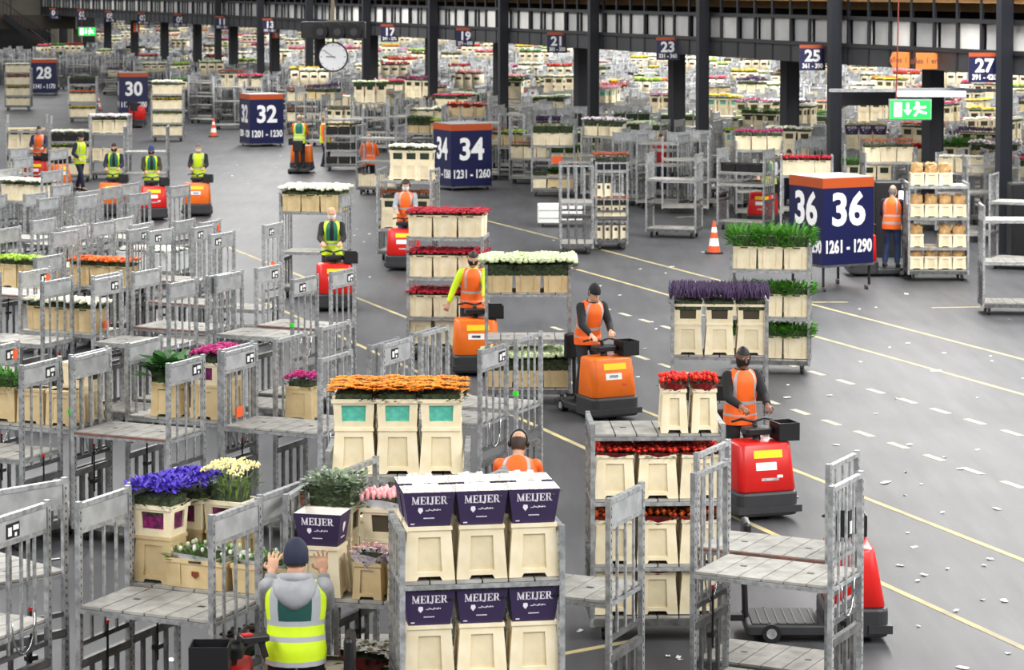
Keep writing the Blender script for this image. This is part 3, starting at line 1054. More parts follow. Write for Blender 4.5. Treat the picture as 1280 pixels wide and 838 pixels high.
def pose_meshes(pose):
    if pose in _PB:
        return _PB[pose]
    p = POSES[pose]
    th = p['lean']
    def tf(v):
        v = Vector(v)
        if v.z <= .95:
            return v
        y, z = v.y, v.z - .95
        return Vector((v.x, y * cos(th) - z * sin(th), .95 + y * sin(th) + z * cos(th)))
    hc = tf((0, -.015, 1.635))
    hp = p['hp']
    def hf(v):                                             # head frame
        v = Vector(v)
        return hc + Vector((v.x, v.y * cos(hp) - v.z * sin(hp), v.y * sin(hp) + v.z * cos(hp)))
    torso = [(.86, .155, .115, .01), (.93, .170, .125, .01), (1.02, .158, .112, .0), (1.12, .150, .105, .0), (1.25, .170, .118, -.005), (1.36, .185, .12, 0), (1.43, .17, .095, .01), (1.475, .105, .075, .012), (1.50, .06, .06, .01)]
    arms, hands, legs = [], [], []
    for s, hpnt in zip((-1, 1), p['hands']):
        S = tf((s * .185, .005, 1.41))
        E, Wr = ik(S, hpnt, .29, .26, (s * .6, .45, -.9) if pose != 'reach' else (s * .12, .1, -1))
        arms.append((S, E, Wr, s))
    for s, ft in zip((-1, 1), p['feet']):
        Hp = Vector((s * .095, .01, .91))
        K, A = ik(Hp, (ft[0], ft[1], .09), .43, .41, (0, -1, 0))
        legs.append((Hp, K, A, s))
    def fingers(b, Wr, E, s, grip):
        d = (Wr - E).normalized()
        up = Vector((0, 0, 1)) if abs(d.z) < .9 else Vector((0, -1, 0))
        sd = d.cross(up).normalized()
        nn = sd.cross(d).normalized()                     # back of the hand
        pc = Wr + d * .05
        R_ = [pc + sd * (.042 * cos(a)) * 1 + nn * (.016 * sin(a)) for a in [2 * pi * k / 10 for k in range(10)]]
        b.loft([[q - d * .05 + (pc - q) * .25 for q in R_], [q - d * .02 for q in R_], [q + d * .035 for q in R_], [q + d * .05 + (pc - q) * .3 for q in R_]])
        curl = .9 if grip else .35
        for k, ln in enumerate((.065, .078, .074, .058)):
            o = pc + d * .045 + sd * (-.0345 + .023 * k)
            a1, a2, a3 = curl * .6, curl * 1.5, curl * 2.3
            fan = sd * ((k - 1.5) * (.05 if grip else .13))
            dirs = [(d * cos(a) - nn * sin(a) + fan).normalized() for a in (a1, a2, a3)]
            p0 = o
            for q, fr in zip(dirs, (.45, .32, .26)):
                p1 = p0 + q * ln * fr
                caps(b, p0, p1, .0092, .0084, 7)
                p0 = p1
        t0 = pc - sd * s * .034 - d * .02
        t1 = t0 + (d * .5 - sd * s * .8 - nn * .35).normalized() * .035
        t2 = t1 + (d * .8 - nn * .5).normalized() * .03
        caps(b, t0, t1, .0125, .011, 7)
        caps(b, t1, t2, .011, .010, 7)
    # --- body: one continuous surface
    b = MB()
    ell(b, torso, tf)
    for Hp, K, A, s in legs:
        caps(b, Hp, K, .085, .058)
        caps(b, K, A, .056, .040)
        caps(b, A + Vector((0, .03, -.05)), A + Vector((s * .02, -.15, -.055)), .038, .030)
    for S, E, Wr, s in arms:
        caps(b, S, E, .055, .042)
        caps(b, E, Wr, .042, .029)
        fingers(b, Wr, E, s, p['grip'])
    caps(b, tf((0, .012, 1.46)), hf((0, .02, -.09)), .058, .056)
    n = 16
    prof = [(-.125, .030, .034, -.045), (-.115, .046, .052, -.035), (-.09, .060, .075, -.018), (-.05, .070, .090, -.004), (0, .076, .098, .004), (.05, .076, .098, .008), (.09, .064, .082, .010), (.115, .042, .055, .010), (.125, .015, .02, .01)]
    b.loft([[hf((rx * cos(2 * pi * k / n), yo + ry * sin(2 * pi * k / n), z)) for k in range(n)] for z, rx, ry, yo in prof])
    caps(b, hf((0, -.092, .015)), hf((0, -.112, -.022)), .010, .015, 8)       # nose
    caps(b, hf((-.030, -.088, .034)), hf((.030, -.088, .034)), .011, .011, 8)  # brow
    caps(b, hf((-.018, -.088, -.066)), hf((.018, -.088, -.066)), .010, .010, 8)  # lips
    for s in (-1, 1):
        caps(b, hf((s * .078, .012, .022)), hf((s * .080, .004, -.022)), .014, .011, 8)
    body = voxel(b, .0062, 'body', 1)
    # --- clothing
    j = MB()
    ell(j, [(z if z > .9 else .84, rx + .018, ry + .018, yo) for z, rx, ry, yo in torso[:-1]] + [(1.495, .078, .072, .01)], tf)
    for S, E, Wr, s in arms:
        caps(j, S, E, .072, .058)
        d = (Wr - E).normalized()
        j.tube([E - d * .04, E, E.lerp(Wr, .5), Wr - d * .02, Wr - d * .012], [.03, .058, .052, .045, .040], 12)
    jacket = voxel(j, .016, 'jacket', 3)
    t = MB()
    ell(t, [(.80, .12, .11, .01), (.88, .178, .135, .01), (.95, .180, .135, .01), (1.0, .170, .125, .005)], lambda v: tf(v))
    for Hp, K, A, s in legs:
        caps(t, Hp, K, .102, .074)
        d = (A - K).normalized()
        t.tube([K - d * .06, K, K.lerp(A, .5), A - d * .01, A + d * .01], [.04, .074, .068, .064, .055], 12)
    trousers = voxel(t, .018, 'trousers', 3)
    sh = []
    for Hp, K, A, s in legs:
        q = MB()
        fx, fy = A.x, A.y
        prof2 = [(-.19, .030, .02), (-.17, .044, .045), (-.10, .05, .065), (-.03, .045, .09), (.03, .042, .115), (.065, .036, .10), (.08, .02, .06)]
        q.loft([[(fx + s * .01 + w_ * cos(2 * pi * k / 10), fy + yy, max(.0, h_ * .5 + h_ * .5 * sin(2 * pi * k / 10))) for k in range(10)] for yy, w_, h_ in prof2])
        sh.append(q.mesh('shoe', [BLACKP], True))
    # hair, cap, mask as shells on the head
    def shell(test, sx, name, extra=None):
        q = MB()
        q.ball((0, .004, .0), (.076 * sx, .100 * sx, .128 * sx), 20, 16)
        keep = []
        for f in q.f:
            c = sum((Vector(q.v[i]) for i in f), Vector()) / len(f)
            if test(c):
                keep.append(f)
        q.f, q.m = keep, [0] * len(keep)
        q.v = [tuple(hf(v)) for v in q.v]
        if extra:
            extra(q)
        return q
    hairq = shell(lambda c: (c.z > .055 - .4 * min(c.y, 0) * -1 and c.z > .04) or (c.y > .0 and c.z > -.07 + (-.0 if c.y > .03 else .06)), 1.08, 'hair')
    capq = shell(lambda c: c.z > .035, 1.12, 'cap')
    for k in range(1):
        rim = [hf((.062 * sin(a), -.085 - .075 * cos(a), .052)) for a in [(-1.35 + 2.7 * i / 8) for i in range(9)]]
        base = [hf((.084 * sin(a), -.112 * cos(a) + .004, .06)) for a in [(-.9 + 1.8 * i / 8) for i in range(9)]]
        nb = len(capq.v)
        capq.v += [tuple(v) for v in rim + base]
        for i in range(8):
            capq.f.append((nb + i, nb + i + 1, nb + 10 + i, nb + 9 + i))
            capq.m.append(0)
    beanq = shell(lambda c: c.z > .01 or (c.y > .02 and c.z > -.05), 1.15, 'hat')
    maskq = shell(lambda c: c.y < -.02 and -.115 < c.z < -.005, 1.14, 'mask')
    gait = shell(lambda c: (-.125 < c.z < -.005 and c.y < .0) or c.z < -.07, 1.16, 'mask')
    eyes = MB()
    for s in (-1, 1):
        eyes.ball(hf((s * .030, -.090, .016)), (.011, .005, .006), 8, 6, 0)
        eyes.ball(hf((s * .030, -.094, .016)), (.0055, .004, .0055), 8, 6, 1)
    phone = MB()
    phone.tube([hf((.092 * cos(a), .01, .02 + .125 * sin(a))) for a in [pi * i / 12 for i in range(13)]], .010, 6)
    for s in (-1, 1):
        phone.ball(hf((s * .092, .008, .0)), (.022, .036, .042), 10, 8)
    out = dict(body=body, jacket=jacket, trousers=trousers, shoes=sh, tf=tf, hf=hf, hair=hairq, cap=capq, beanie=beanq, mask=maskq, gaiter=gait, eyes=eyes, phones=phone, arms=arms)
    _PB[pose] = out
    return out

_CL = {}

def cloth(pose, part, material):
    key = (pose, part, material.name)
    if key not in _CL:
        src = pose_meshes(pose)[part]
        if isinstance(src, MB):
            me = src.mesh(part, [material], True)
        else:
            me = src.copy()
            me.materials.clear()
            me.materials.append(material)
        _CL[key] = me
    return _CL[key]

def vest(pose, style):
    key = (pose, 'vest', style)
    if key in _CL:
        return _CL[key]
    tf = pose_meshes(pose)['tf']
    zs = [.82, .86, .90, .93, .96, 1.0, 1.04, 1.08, 1.12, 1.16, 1.20, 1.24, 1.28, 1.32, 1.36, 1.40, 1.43, 1.455, 1.475, 1.49]
    prof = [(.82, .205, .165), (.93, .208, .168), (1.02, .196, .158), (1.12, .190, .150), (1.25, .206, .162), (1.36, .205, .162), (1.41, .192, .140), (1.45, .165, .118), (1.475, .125, .103), (1.49, .092, .09)]
    def at(z):
        for a, b_ in zip(prof, prof[1:]):
            if z <= b_[0]:
                t = (z - a[0]) / (b_[0] - a[0])
                return a[1] + (b_[1] - a[1]) * t, a[2] + (b_[2] - a[2]) * t
        return prof[-1][1:]
    n = 32
    b = MB()
    rings = []
    for z in zs:
        rx, ry = at(z)
        rings.append([tf(Vector((rx * cos(2 * pi * k / n), .006 + ry * sin(2 * pi * k / n) + .004 * sin(k * 2.3 + z * 21), z))) for k in range(n)])
    b.loft(rings, 0, False, False)
    mi = []
    for i in range(len(zs) - 1):
        z = (zs[i] + zs[i + 1]) / 2
        for j in range(n):
            a = (j + .5) / n * 2 * pi
            x, y = cos(a), sin(a)
            back, front = y > .2, y < -.2
            m = 0
            ax = abs(x)
            if style == 'gy':                              # green chest and back, yellow below and on the shoulders
                if z > 1.12:
                    m = 2 if ax < .62 else 0
                    if front and ax < .18:
                        m = 4
                if 1.04 < z < 1.10 or .92 < z < .97:
                    m = 1
                if back and z > 1.16 and .5 < ax < .7:
                    m = 1
            elif style == 'hood':
                if z > 1.16:
                    m = 2 if ax < .6 else (1 if ax < .78 else 0)
                if 1.12 < z < 1.17 or .98 < z < 1.03:
                    m = 1
                if z < .85:
                    m = 1
            elif style == 'orange_open':
                if 1.10 < z < 1.16:
                    m = 1
                if z > 1.2 and .5 < ax < .66:
                    m = 1
            else:
                if 1.06 < z < 1.11 or .92 < z < .96:
                    m = 1
                if z > 1.16 and .5 < ax < .66:
                    m = 1
            mi.append(m)
    b.m = mi
    main = HIVIS_O if style.startswith('orange') else HIVIS_Y
    me = b.mesh('safety_vest', [main, REFL, VDGREEN if style == 'hood' else VGREEN, HIVIS_O, CLOTH['black']], True)
    _CL[key] = me
    return me

def hood_mesh(pose):
    tf = pose_meshes(pose)['tf']
    b = MB()
    b.tube([tf((.10 * cos(a), .02 + .10 * sin(a), 1.47 + .02 * sin(a))) for a in [2 * pi * k / 16 for k in range(17)]], .04, 8)
    rr = []
    for i, (z, w, o) in enumerate([(1.50, .11, .085), (1.45, .15, .14), (1.38, .14, .17), (1.30, .09, .16), (1.25, .03, .145)]):
        rr.append([tf((w * cos(a), o + .03 * sin(a), z)) for a in [2 * pi * k / 14 for k in range(14)]])
    b.loft(rr)
    return b.mesh('hood', [CLOTH['grey']], True)

def person(loc, rz, label, pose='drive', jacket='black', trousers='navy', vst=None, hair='brown', hat=None, mask=None, skin=None, gloves=False, phones=False, hood=False, scale=1.0, group=None):
    pm = pose_meshes(pose)
    kids = [('jacket', cloth(pose, 'jacket', CLOTH[jacket]), []), ('trousers', cloth(pose, 'trousers', CLOTH[trousers]), [])]
    for s in pm['shoes']:
        kids.append(('shoe', s, []))
    if vst:
        kids.append(('safety_vest', vest(pose, vst), []))
    if hat:
        kind, colr = hat
        kids.append(('cap' if kind == 'cap' else 'beanie', cloth(pose, kind, CLOTH[colr]), []))
        kids.append(('hair', cloth(pose, 'hair', HAIRM[hair]), []))
    elif hair:
        kids.append(('hair', cloth(pose, 'hair', HAIRM[hair]), []))
    if mask:
        kids.append(('face_mask', cloth(pose, 'gaiter' if mask == 'gaiter' else 'mask', MASKM['black' if mask == 'gaiter' else mask]), []))
    if phones:
        kids.append(('headphones', cloth(pose, 'phones', BLACKP), []))
    if hood:
        kids.append(('hood', hood_mesh(pose), []))
    key = (pose, 'eyes2')
    if key not in _CL:
        _CL[key] = pm['eyes'].mesh('eyes', [EYEW, BLACKP], True)
    kids.append(('eyes', _CL[key], []))
    M = TR(loc, rz) @ (Matrix.Scale(scale, 4) if not isinstance(scale, tuple) else Matrix.Diagonal((*scale, 1)))
    return spawn(('person', cloth(pose, 'body', skin or SKIN), kids), M, label, 'person', group)
# ------------------------------------------------------------------ stand-on electric tow tractors; front faces -Y
def rbox(b, x0, x1, y0, y1, z0, z1, r, m=0, top=(0, 0, 0, 0)):
    """rounded box: profile in plan with corner radius r, lofted; top = inset of x0, x1, y0, y1 at the top"""
    def ring(z, ins, g=0.0):
        a0, a1, b0, b1 = x0 + top[0] * ins + g, x1 - top[1] * ins - g, y0 + top[2] * ins + g, y1 - top[3] * ins - g
        rr = min(r, (a1 - a0) / 2.1, (b1 - b0) / 2.1)
        out = []
        for cx, cy, s in ((a1 - rr, b0 + rr, -pi / 2), (a1 - rr, b1 - rr, 0), (a0 + rr, b1 - rr, pi / 2), (a0 + rr, b0 + rr, pi)):
            for k in range(5):
                a = s + pi / 2 * k / 4
                out.append((cx + rr * cos(a), cy + rr * sin(a), z))
        return out
    e = min(.03, (z1 - z0) * .2)
    b.loft([ring(z0, 0, .01), ring(z0 + e * .5, 0), ring(z1 - e, 1 - e / (z1 - z0)), ring(z1 - e * .3, 1, e * .3), ring(z1, 1, e)], m)

_TR = {}

def tractor_spec(colour):
    if colour in _TR:
        return _TR[colour]
    cm = ORANGE if colour == 'orange' else RED
    b = MB()                                               # chassis: skirt, platform, bumper
    rbox(b, -.38, .38, -.50, .12, .06, .34, .10, 0)
    rbox(b, -.34, .34, .05, .86, .07, .17, .04, 0)
    b.bx(-.31, .31, .16, .80, .17, .18, 1)
    b.bx(-.40, .40, -.53, -.30, .10, .18, 0)
    for k in range(7):
        b.bx(-.29, .29, .2 + k * .085, .215 + k * .085, .18, .186, 0)
    ch = b.mesh('chassis', [mat('tractor_dark', (46, 47, 50), .5, vary=.15), BLACK])
    h = MB()
    rbox(h, -.365, .365, -.47, .08, .34, .90, .09, 0, (.03, .03, .10, .02))
    hood = h.mesh('hood', [cm], True)
    st = MB().bx(-.20, .16, -.003, .0, .70, .80).mesh('yellow_sticker', [YELLOW])
    MXs = Matrix.Translation((0, -.452 + .0, 0)) @ Matrix.Rotation(0, 4, 'X')
    def face(zc):                                          # sloped hood front
        return -.472 + .10 * (zc - .34) / .56
    def sticker(x0, x1, z0, z1, name, material):
        b2 = MB()
        e = .004
        b2.add([(x0, face(z0) - e, z0), (x1, face(z0) - e, z0), (x1, face(z1) - e, z1), (x0, face(z1) - e, z1),
                (x0, face(z0) + .02, z0), (x1, face(z0) + .02, z0), (x1, face(z1) + .02, z1), (x0, face(z1) + .02, z1)],
               [(0, 1, 2, 3), (0, 4, 5, 1), (1, 5, 6, 2), (2, 6, 7, 3), (3, 7, 4, 0)])
        return (name, b2.mesh(name, [material]), [], None, name.replace('_', ' '))
    subs = [sticker(-.16, .20, .73, .82, 'yellow_sticker', YELLOW), sticker(-.14, .12, .59, .68, 'white_sticker', PAPER),
            sticker(-.08, .06, .615, .655, 'blue_print', BLUEP) if colour == 'orange' else sticker(-.08, .14, .47, .50, 'grey_print', STEEL), sticker(.12, .19, .50, .53, 'red_print', RED if colour == 'orange' else PAPER)]
    c = MB()                                               # steering column, console and tiller
    c.tube([(0, -.10, .88), (0, -.06, 1.00)], .05, 10, 0)
    rbox(c, -.17, .17, -.22, .02, .97, 1.05, .04, 0)
    col = c.mesh('steering_console', [BLACKP])
    t = MB()
    t.tube([(-.26, .06, 1.10), (-.14, .02, 1.13), (0, -.02, 1.10), (.14, .02, 1.13), (.26, .06, 1.10)], .016, 8)
    t.tube([(0, -.06, 1.03), (0, -.02, 1.10)], .03, 8)
    til = t.mesh('tiller', [BLACKP], True)
    k = MB()
    for x0, x1, y0, y1 in ((.18, .19, -.36, -.06), (.43, .44, -.36, -.06), (.18, .44, -.36, -.35), (.18, .44, -.07, -.06)):
        k.bx(x0, x1, y0, y1, .92, 1.12)
    k.bx(.18, .44, -.36, -.06, .91, .93)
    bask = k.mesh('basket', [BLACKP])
    p = MB()
    p.tube([(0, .84, .15), (0, .86, .70), (0, .84, 1.05)], .03, 8)
    rbox(p, -.17, .17, .80, .88, .75, 1.12, .04, 0)
    post = p.mesh('back_rest', [BLACKP])
    w = MB().tube([(-.05, 0, .09), (.05, 0, .09)], .09, 16, 0)
    w.tube([(-.052, 0, .09), (.052, 0, .09)], .05, 12, 1)
    wm = w.mesh('wheel', [BLACK, STEEL])
    hk = MB().bx(-.05, .05, .86, 1.02, .14, .20).mesh('tow_hitch', [DARK])
    kids = [('hood', hood, subs, None, '%s painted hood' % colour), ('steering_console', col, [('tiller', til, [])]), ('basket', bask, []), ('back_rest', post, []),
            ('wheel', wm, [], Matrix.Translation((-.30, .62, 0))), ('wheel', wm, [], Matrix.Translation((.30, .62, 0))), ('wheel', wm, [], Matrix.Translation((0, -.34, 0))), ('tow_hitch', hk, [])]
    _TR[colour] = ('tow_tractor', ch, kids)
    return _TR[colour]

def tractor(px, py, rz, colour, label, rider=None, fixed=False):
    """px, py: where the middle of the front foot edge meets the floor in the photo; rz turns it from facing the camera"""
    p = G(px, py)
    M = TR((p.x - sin(rz) * -.0, p.y, 0), rz) @ Matrix.Translation((0, .5, 0))
    cc = M @ Vector((0, .25, 0))
    c2 = settle(Vector((cc.x, cc.y, 0)), .42, .80, rz) if not fixed else Vector((cc.x, cc.y, 0))
    if fixed:
        OBB.append((cc.x, cc.y, .42, .8, rz))
    M = TR(c2 - cc + M.translation, rz)
    spawn(tractor_spec(colour), M, label, 'tow tractor')
    if rider:
        kw = dict(rider)
        lab = kw.pop('label')
        q = M @ Vector((kw.pop('dx', 0), kw.pop('dy', .42), .187))
        person(q, rz + kw.pop('turn', 0), lab, **kw)
    return M
# ------------------------------------------------------------------ floor, gallery, columns, signs
def asphalt():
    m = bpy.data.materials.new('asphalt')
    m.use_nodes = True
    nt = m.node_tree
    N, L = nt.nodes, nt.links
    b = N['Principled BSDF']
    tc = N.new('ShaderNodeTexCoord')
    n1 = N.new('ShaderNodeTexNoise'); n1.inputs['Scale'].default_value = .35; n1.inputs['Detail'].default_value = 6
    n2 = N.new('ShaderNodeTexNoise'); n2.inputs['Scale'].default_value = 26; n2.inputs['Detail'].default_value = 3
    L.new(tc.outputs['Object'], n1.inputs['Vector'])
    mp = N.new('ShaderNodeMapping'); mp.inputs['Rotation'].default_value = (0, 0, .42); mp.inputs['Scale'].default_value = (3.0, .35, 1)
    L.new(tc.outputs['Object'], mp.inputs['Vector'])
    n3 = N.new('ShaderNodeTexNoise'); n3.inputs['Scale'].default_value = 1.2; n3.inputs['Detail'].default_value = 5
    L.new(mp.outputs['Vector'], n3.inputs['Vector'])
    L.new(tc.outputs['Object'], n2.inputs['Vector'])
    add = N.new('ShaderNodeMath'); add.operation = 'ADD'
    L.new(n1.outputs['Fac'], add.inputs[0]); L.new(n3.outputs['Fac'], add.inputs[1])
    a2 = N.new('ShaderNodeMath'); a2.operation = 'MULTIPLY_ADD'; a2.inputs[1].default_value = .35
    L.new(n2.outputs['Fac'], a2.inputs[0]); L.new(add.outputs[0], a2.inputs[2])
    cr = N.new('ShaderNodeValToRGB')
    cr.color_ramp.elements[0].position = .75; cr.color_ramp.elements[0].color = (*lin((48, 49, 52)), 1)
    cr.color_ramp.elements[1].position = 1.55; cr.color_ramp.elements[1].color = (*lin((82, 83, 86)), 1)
    mr = N.new('ShaderNodeMapRange'); mr.inputs['From Max'].default_value = 2.0
    L.new(a2.outputs[0], mr.inputs['Value'])
    cr.color_ramp.elements[0].position = .40; cr.color_ramp.elements[1].position = .80
    L.new(mr.outputs['Result'], cr.inputs['Fac'])
    L.new(cr.outputs['Color'], b.inputs['Base Color'])
    b.inputs['Roughness'].default_value = .55
    b.inputs['Specular IOR Level'].default_value = .36
    return m

FLOORM = asphalt()
structure('floor', MB().bx(-130, 130, 2, 330, -.1, 0), [FLOORM])
LINE = mat('line_paint', (190, 174, 118), .7, rgb2=(146, 138, 112), scale=2.2)
DASH = mat('dash_paint', (200, 192, 160), .7, rgb2=(160, 155, 138), scale=3)

def floor_line(pa, pb, w=.085, name='floor_line'):
    a, b_ = G(*pa), G(*pb)
    d = (b_ - a).normalized()
    s = Vector((d.y, -d.x, 0)) * w / 2
    m = MB()
    z = Vector((0, 0, .004))
    m.add([a - s, b_ - s, b_ + s, a + s, a - s + z, b_ - s + z, b_ + s + z, a + s + z], [(0, 1, 2, 3), (7, 6, 5, 4), (0, 4, 5, 1), (1, 5, 6, 2), (2, 6, 7, 3), (3, 7, 4, 0)])
    structure(name, m, [LINE])

floor_line((322, 374), (1700, 1002.6))
floor_line((282, 308), (510, 398)); floor_line((510, 398), (1700, 866.7))
floor_line((700, 331), (1021, 421.5)); floor_line((1021, 421.5), (1700, 611.5))
floor_line((600, 274), (770, 317)); floor_line((770, 317), (1700, 559.5))
floor_line((560, 640), (660, 655)); floor_line((1000, 378), (1060, 378)); floor_line((1165, 385), (1225, 384))
floor_line((650, 828), (800, 800)); floor_line((75, 262), (140, 300))
floor_line((845, 272), (880, 270))

def dashes(pa, pb, n):
    a, b_ = G(*pa), G(*pb)
    d = (b_ - a) / n
    u = d.normalized()
    s = Vector((u.y, -u.x, 0)) * .055
    m = MB()
    for i in range(n + 9):
        p = a + d * i
        q = p + d * .5
        m.add([p - s + Vector((0, 0, .004)), p + s + Vector((0, 0, .004)), q + s + Vector((0, 0, .004)), q - s + Vector((0, 0, .004))], [(0, 1, 2, 3)])
    structure('floor_dash_line', m, [DASH])

dashes((750, 384), (1253, 538), 15)
dashes((690, 409), (1253, 602), 16)

# gallery frame: x runs along the gallery towards the camera side, y goes behind it
gy = lambda x, k=.185: k * (x + 560) - 20
GA, GB = G(1330, gy(1330)), G(53, gy(53))
gx = (GA - GB).normalized()
gn = Vector((-gx.y, gx.x, 0))
GLEN = (GA - GB).length
GM = Matrix(((gx.x, gn.x, 0, GA.x), (gx.y, gn.y, 0, GA.y), (0, 0, 1, 0), (0, 0, 0, 1)))
BEAMD = mat('gallery_dark', (26, 27, 31), .5)
BEAMG = mat('gallery_grey', (60, 61, 64), .5, rgb2=(46, 47, 50), scale=.8)
PANELW = mat('gallery_panel', (236, 234, 228), .5, rgb2=(196, 195, 192), scale=.6)
WOOD = mat('gallery_wood', (196, 148, 84), .6, rgb2=(170, 128, 78), scale=1.2)
COLM = mat('column_paint', (32, 34, 41), .5)
x0 = -GLEN
structure('gallery_fascia', MB().bx(x0, 16, .0, .25, 4.18, 4.66), [BEAMG], GM)
structure('trim_ledge', MB().bx(x0, 16, -.06, .28, 4.64, 4.74).bx(x0, 16, -.03, .28, 5.36, 5.46), [BEAMD], GM)
pn = MB()
np_ = int((GLEN + 14) / 1.115)
for i in range(np_):
    pn.bx(x0 + i * 1.115 + .06, x0 + (i + 1) * 1.115 - .04, .06 + .05 * ((i * 7) % 3), .09 + .05 * ((i * 7) % 3), 4.74, 5.36, (i * 5) % 3)
structure('gallery_panel_row', pn, [PANELW, mat('gallery_panel_b', (222, 221, 217), .5, rgb2=(186, 186, 184), scale=.6), mat('gallery_panel_c', (206, 206, 204), .5, rgb2=(170, 171, 172), scale=.5)], GM)
structure('gallery_slab', MB().bx(x0, 16, .25, 4.5, 4.2, 4.5), [BEAMD], GM)
structure('trim_wood', MB().bx(x0, 16, 1.4, 1.6, 5.60, 5.80).bx(x0, 16, 0, 4.4, 5.84, 6.0), [WOOD, BEAMD], GM)
structure('gallery_roof', MB().bx(x0, 16, -.1, 4.5, 6.0, 6.3), [BEAMD], GM)
structure('gallery_back', MB().bx(x0, 16, 3.0, 3.2, 4.5, 6.0), [mat('gallery_inside', (58, 56, 58), .7, rgb2=(30, 30, 34), scale=.9)], GM)
ml = MB()
for i in range(np_ + 5):
    ml.bx(x0 + i * 1.115 - .045, x0 + i * 1.115 + .045, -.02, .05, 4.18, 6.0)
structure('trim_mullion', ml, [BEAMD], GM)

def col_at(px, k, w, d, z0, z1, name='column'):
    p = G(px, gy(px, k))
    q = GM.inverted() @ p
    b = MB().bx(-w / 2, w / 2, -d / 2, d / 2, z0, z1)
    b.bx(-w / 2 - .012, w / 2 + .012, -d / 2 - .012, -d / 2 + .03, z0, z1)
    b.bx(-w / 2 - .012, w / 2 + .012, d / 2 - .03, d / 2 + .012, z0, z1)
    b.bx(-w / 2 - .06, w / 2 + .06, -d / 2 - .06, d / 2 + .06, z0, z0 + .03)
    structure(name, b, [COLM], GM @ Matrix.Translation((q.x, q.y, 0)))
    OBB.append((p.x, p.y, w / 2 + .1, d / 2 + .1, atan2(gx.y, gx.x)))

for px in (1552, 1253.5, 1042, 877.5, 741.5, 629, 541, 458, 387, 326, 273):
    col_at(px, .1862, .20, .30, 0, 6.0)
for px in (1395, 1165, 986.5, 845.5, 726.5, 625, 539.5, 465.5, 400, 343.5, 292, 247, 206, 168.5, 135):
    col_at(px, .174, .40, .40, 0, 4.2)
_zq = G(1150, gy(1150, .18)).y
bm = MB().bx(-9.5, -3.2, 1.2, 1.5, 0, .42)

# far walls, the dark stair corner at the end of the gallery
CONC = mat('far_wall_grey', (150, 152, 154), .8, rgb2=(120, 122, 124), scale=.2)
structure('wall_far', MB().bx(-130, 130, 318, 319, 0, 14), [CONC])
Yl = GB.y + .5
L0, L1_ = W(-140, 20, Yl), W(53, 20, Yl)
SID = mat('stair_hall_cladding', (104, 102, 90), .7, rgb2=(84, 82, 72), scale=.5)
sw = MB()
hz = lambda py: W(0, py, Yl).z
sw.bx(L0.x, L1_.x, Yl, Yl + .4, hz(19), hz(-30), 0)
for i in range(6):
    xx = L1_.x - .1 - i * 2.1
    sw.bx(xx - .03, xx + .03, Yl - .02, Yl, hz(19), hz(-30), 1)
structure('wall_left', sw, [SID, BEAMD])
structure('trim_left', MB().bx(L0.x, W(95, 20, Yl).x, Yl - .2, Yl + .5, hz(36), hz(19.5)), [mat('stair_hall_beam', (72, 66, 58), .7)])
structure('wall_recess', MB().bx(L0.x, W(118, 0, Yl + 9).x, Yl + 9, Yl + 9.3, 0, 5), [mat('stair_hall_recess', (52, 50, 50), .8, rgb2=(30, 30, 32), scale=.7)])
structure('pillar', MB().bx(W(91, 0, Yl).x, W(101, 0, Yl).x, Yl, Yl + .7, 0, hz(36)), [SID])
for xa, xb in ((63, 72), (84, 90)):
    structure('wall_pier', MB().bx(W(xa, 0, Yl + 6).x, W(xb, 0, Yl + 6).x, Yl + 6, Yl + 6.4, 0, 4.4), [mat('pier_paint', (126, 122, 108), .7)])
st = MB()
a, b_ = W(4, 20, Yl - 1), W(64, 64, Yl - 1)
for off in (0, 1.3):
    st.beam(a + Vector((0, off, 0)), b_ + Vector((0, off, 0)), .08, .38, 0)
    st.beam(a + Vector((0, off, 1.0)), b_ + Vector((0, off, 1.0)), .05, .05, 0)
    for i in range(14):
        p = a.lerp(b_, i / 13) + Vector((0, off, 0))
        st.beam(p, p + Vector((0, 0, 1.0)), .03, .03, 0)
for i in range(20):
    p = a.lerp(b_, i / 19)
    st.bx(p.x - .14, p.x + .14, p.y, p.y + 1.3, p.z - .02, p.z + .02, 1)
o = link('staircase', st.mesh('staircase', [BEAMD, SIGNOR]))
tag(o, kind='structure')

# ------------------------------------------------------------------ hanging gate signs
WORDN = dict(zip(('01 03 05 07 09 11 13 17 19 21 23 25 27').split(), 'one three five seven nine eleven thirteen seventeen nineteen twenty-one twenty-three twenty-five twenty-seven'.split()))

def hanging_sign(num, rng, xa, xb, ya, yb):
    xc = (xa + xb) / 2
    Y = G(xc, gy(xc)).y - .55
    p, q = W(xa, ya, Y), W(xb, yb, Y)
    w, h = q.x - p.x, p.z - q.z
    b = MB().bx(-w / 2, w / 2, -.04, .04, 0, h * .87, 0)
    band = MB().bx(-w / 2, w / 2, -.04, .04, h * .87, h).mesh('orange_band', [SIGNOR])
    br = MB()
    br.bx(-.012, .012, .0, .5, h * .6, h * .64)
    kids = [('orange_band', band, [], None, 'orange top band'), ('bracket', br.mesh('bracket', [BEAMD]), []),
            ('lettering', text_mesh(num, h * .62, LETTER, .035), [], Matrix.Translation((0, -.045, h * .55)), 'white gate number'),
            ('lettering', text_mesh(rng, h * .25, LETTER, .04, sx=.95, fit=w * .8), [], Matrix.Translation((0, -.045, h * .17)), 'white range of places')]
    spawn(('gate_sign', b.mesh('gate_sign', [NAVY]), kids), TR(((p.x + q.x) / 2, Y, q.z)), 'blue hanging gate sign reading %s with an orange top band' % WORDN[num], 'sign', 'hanging gate signs under the gallery')

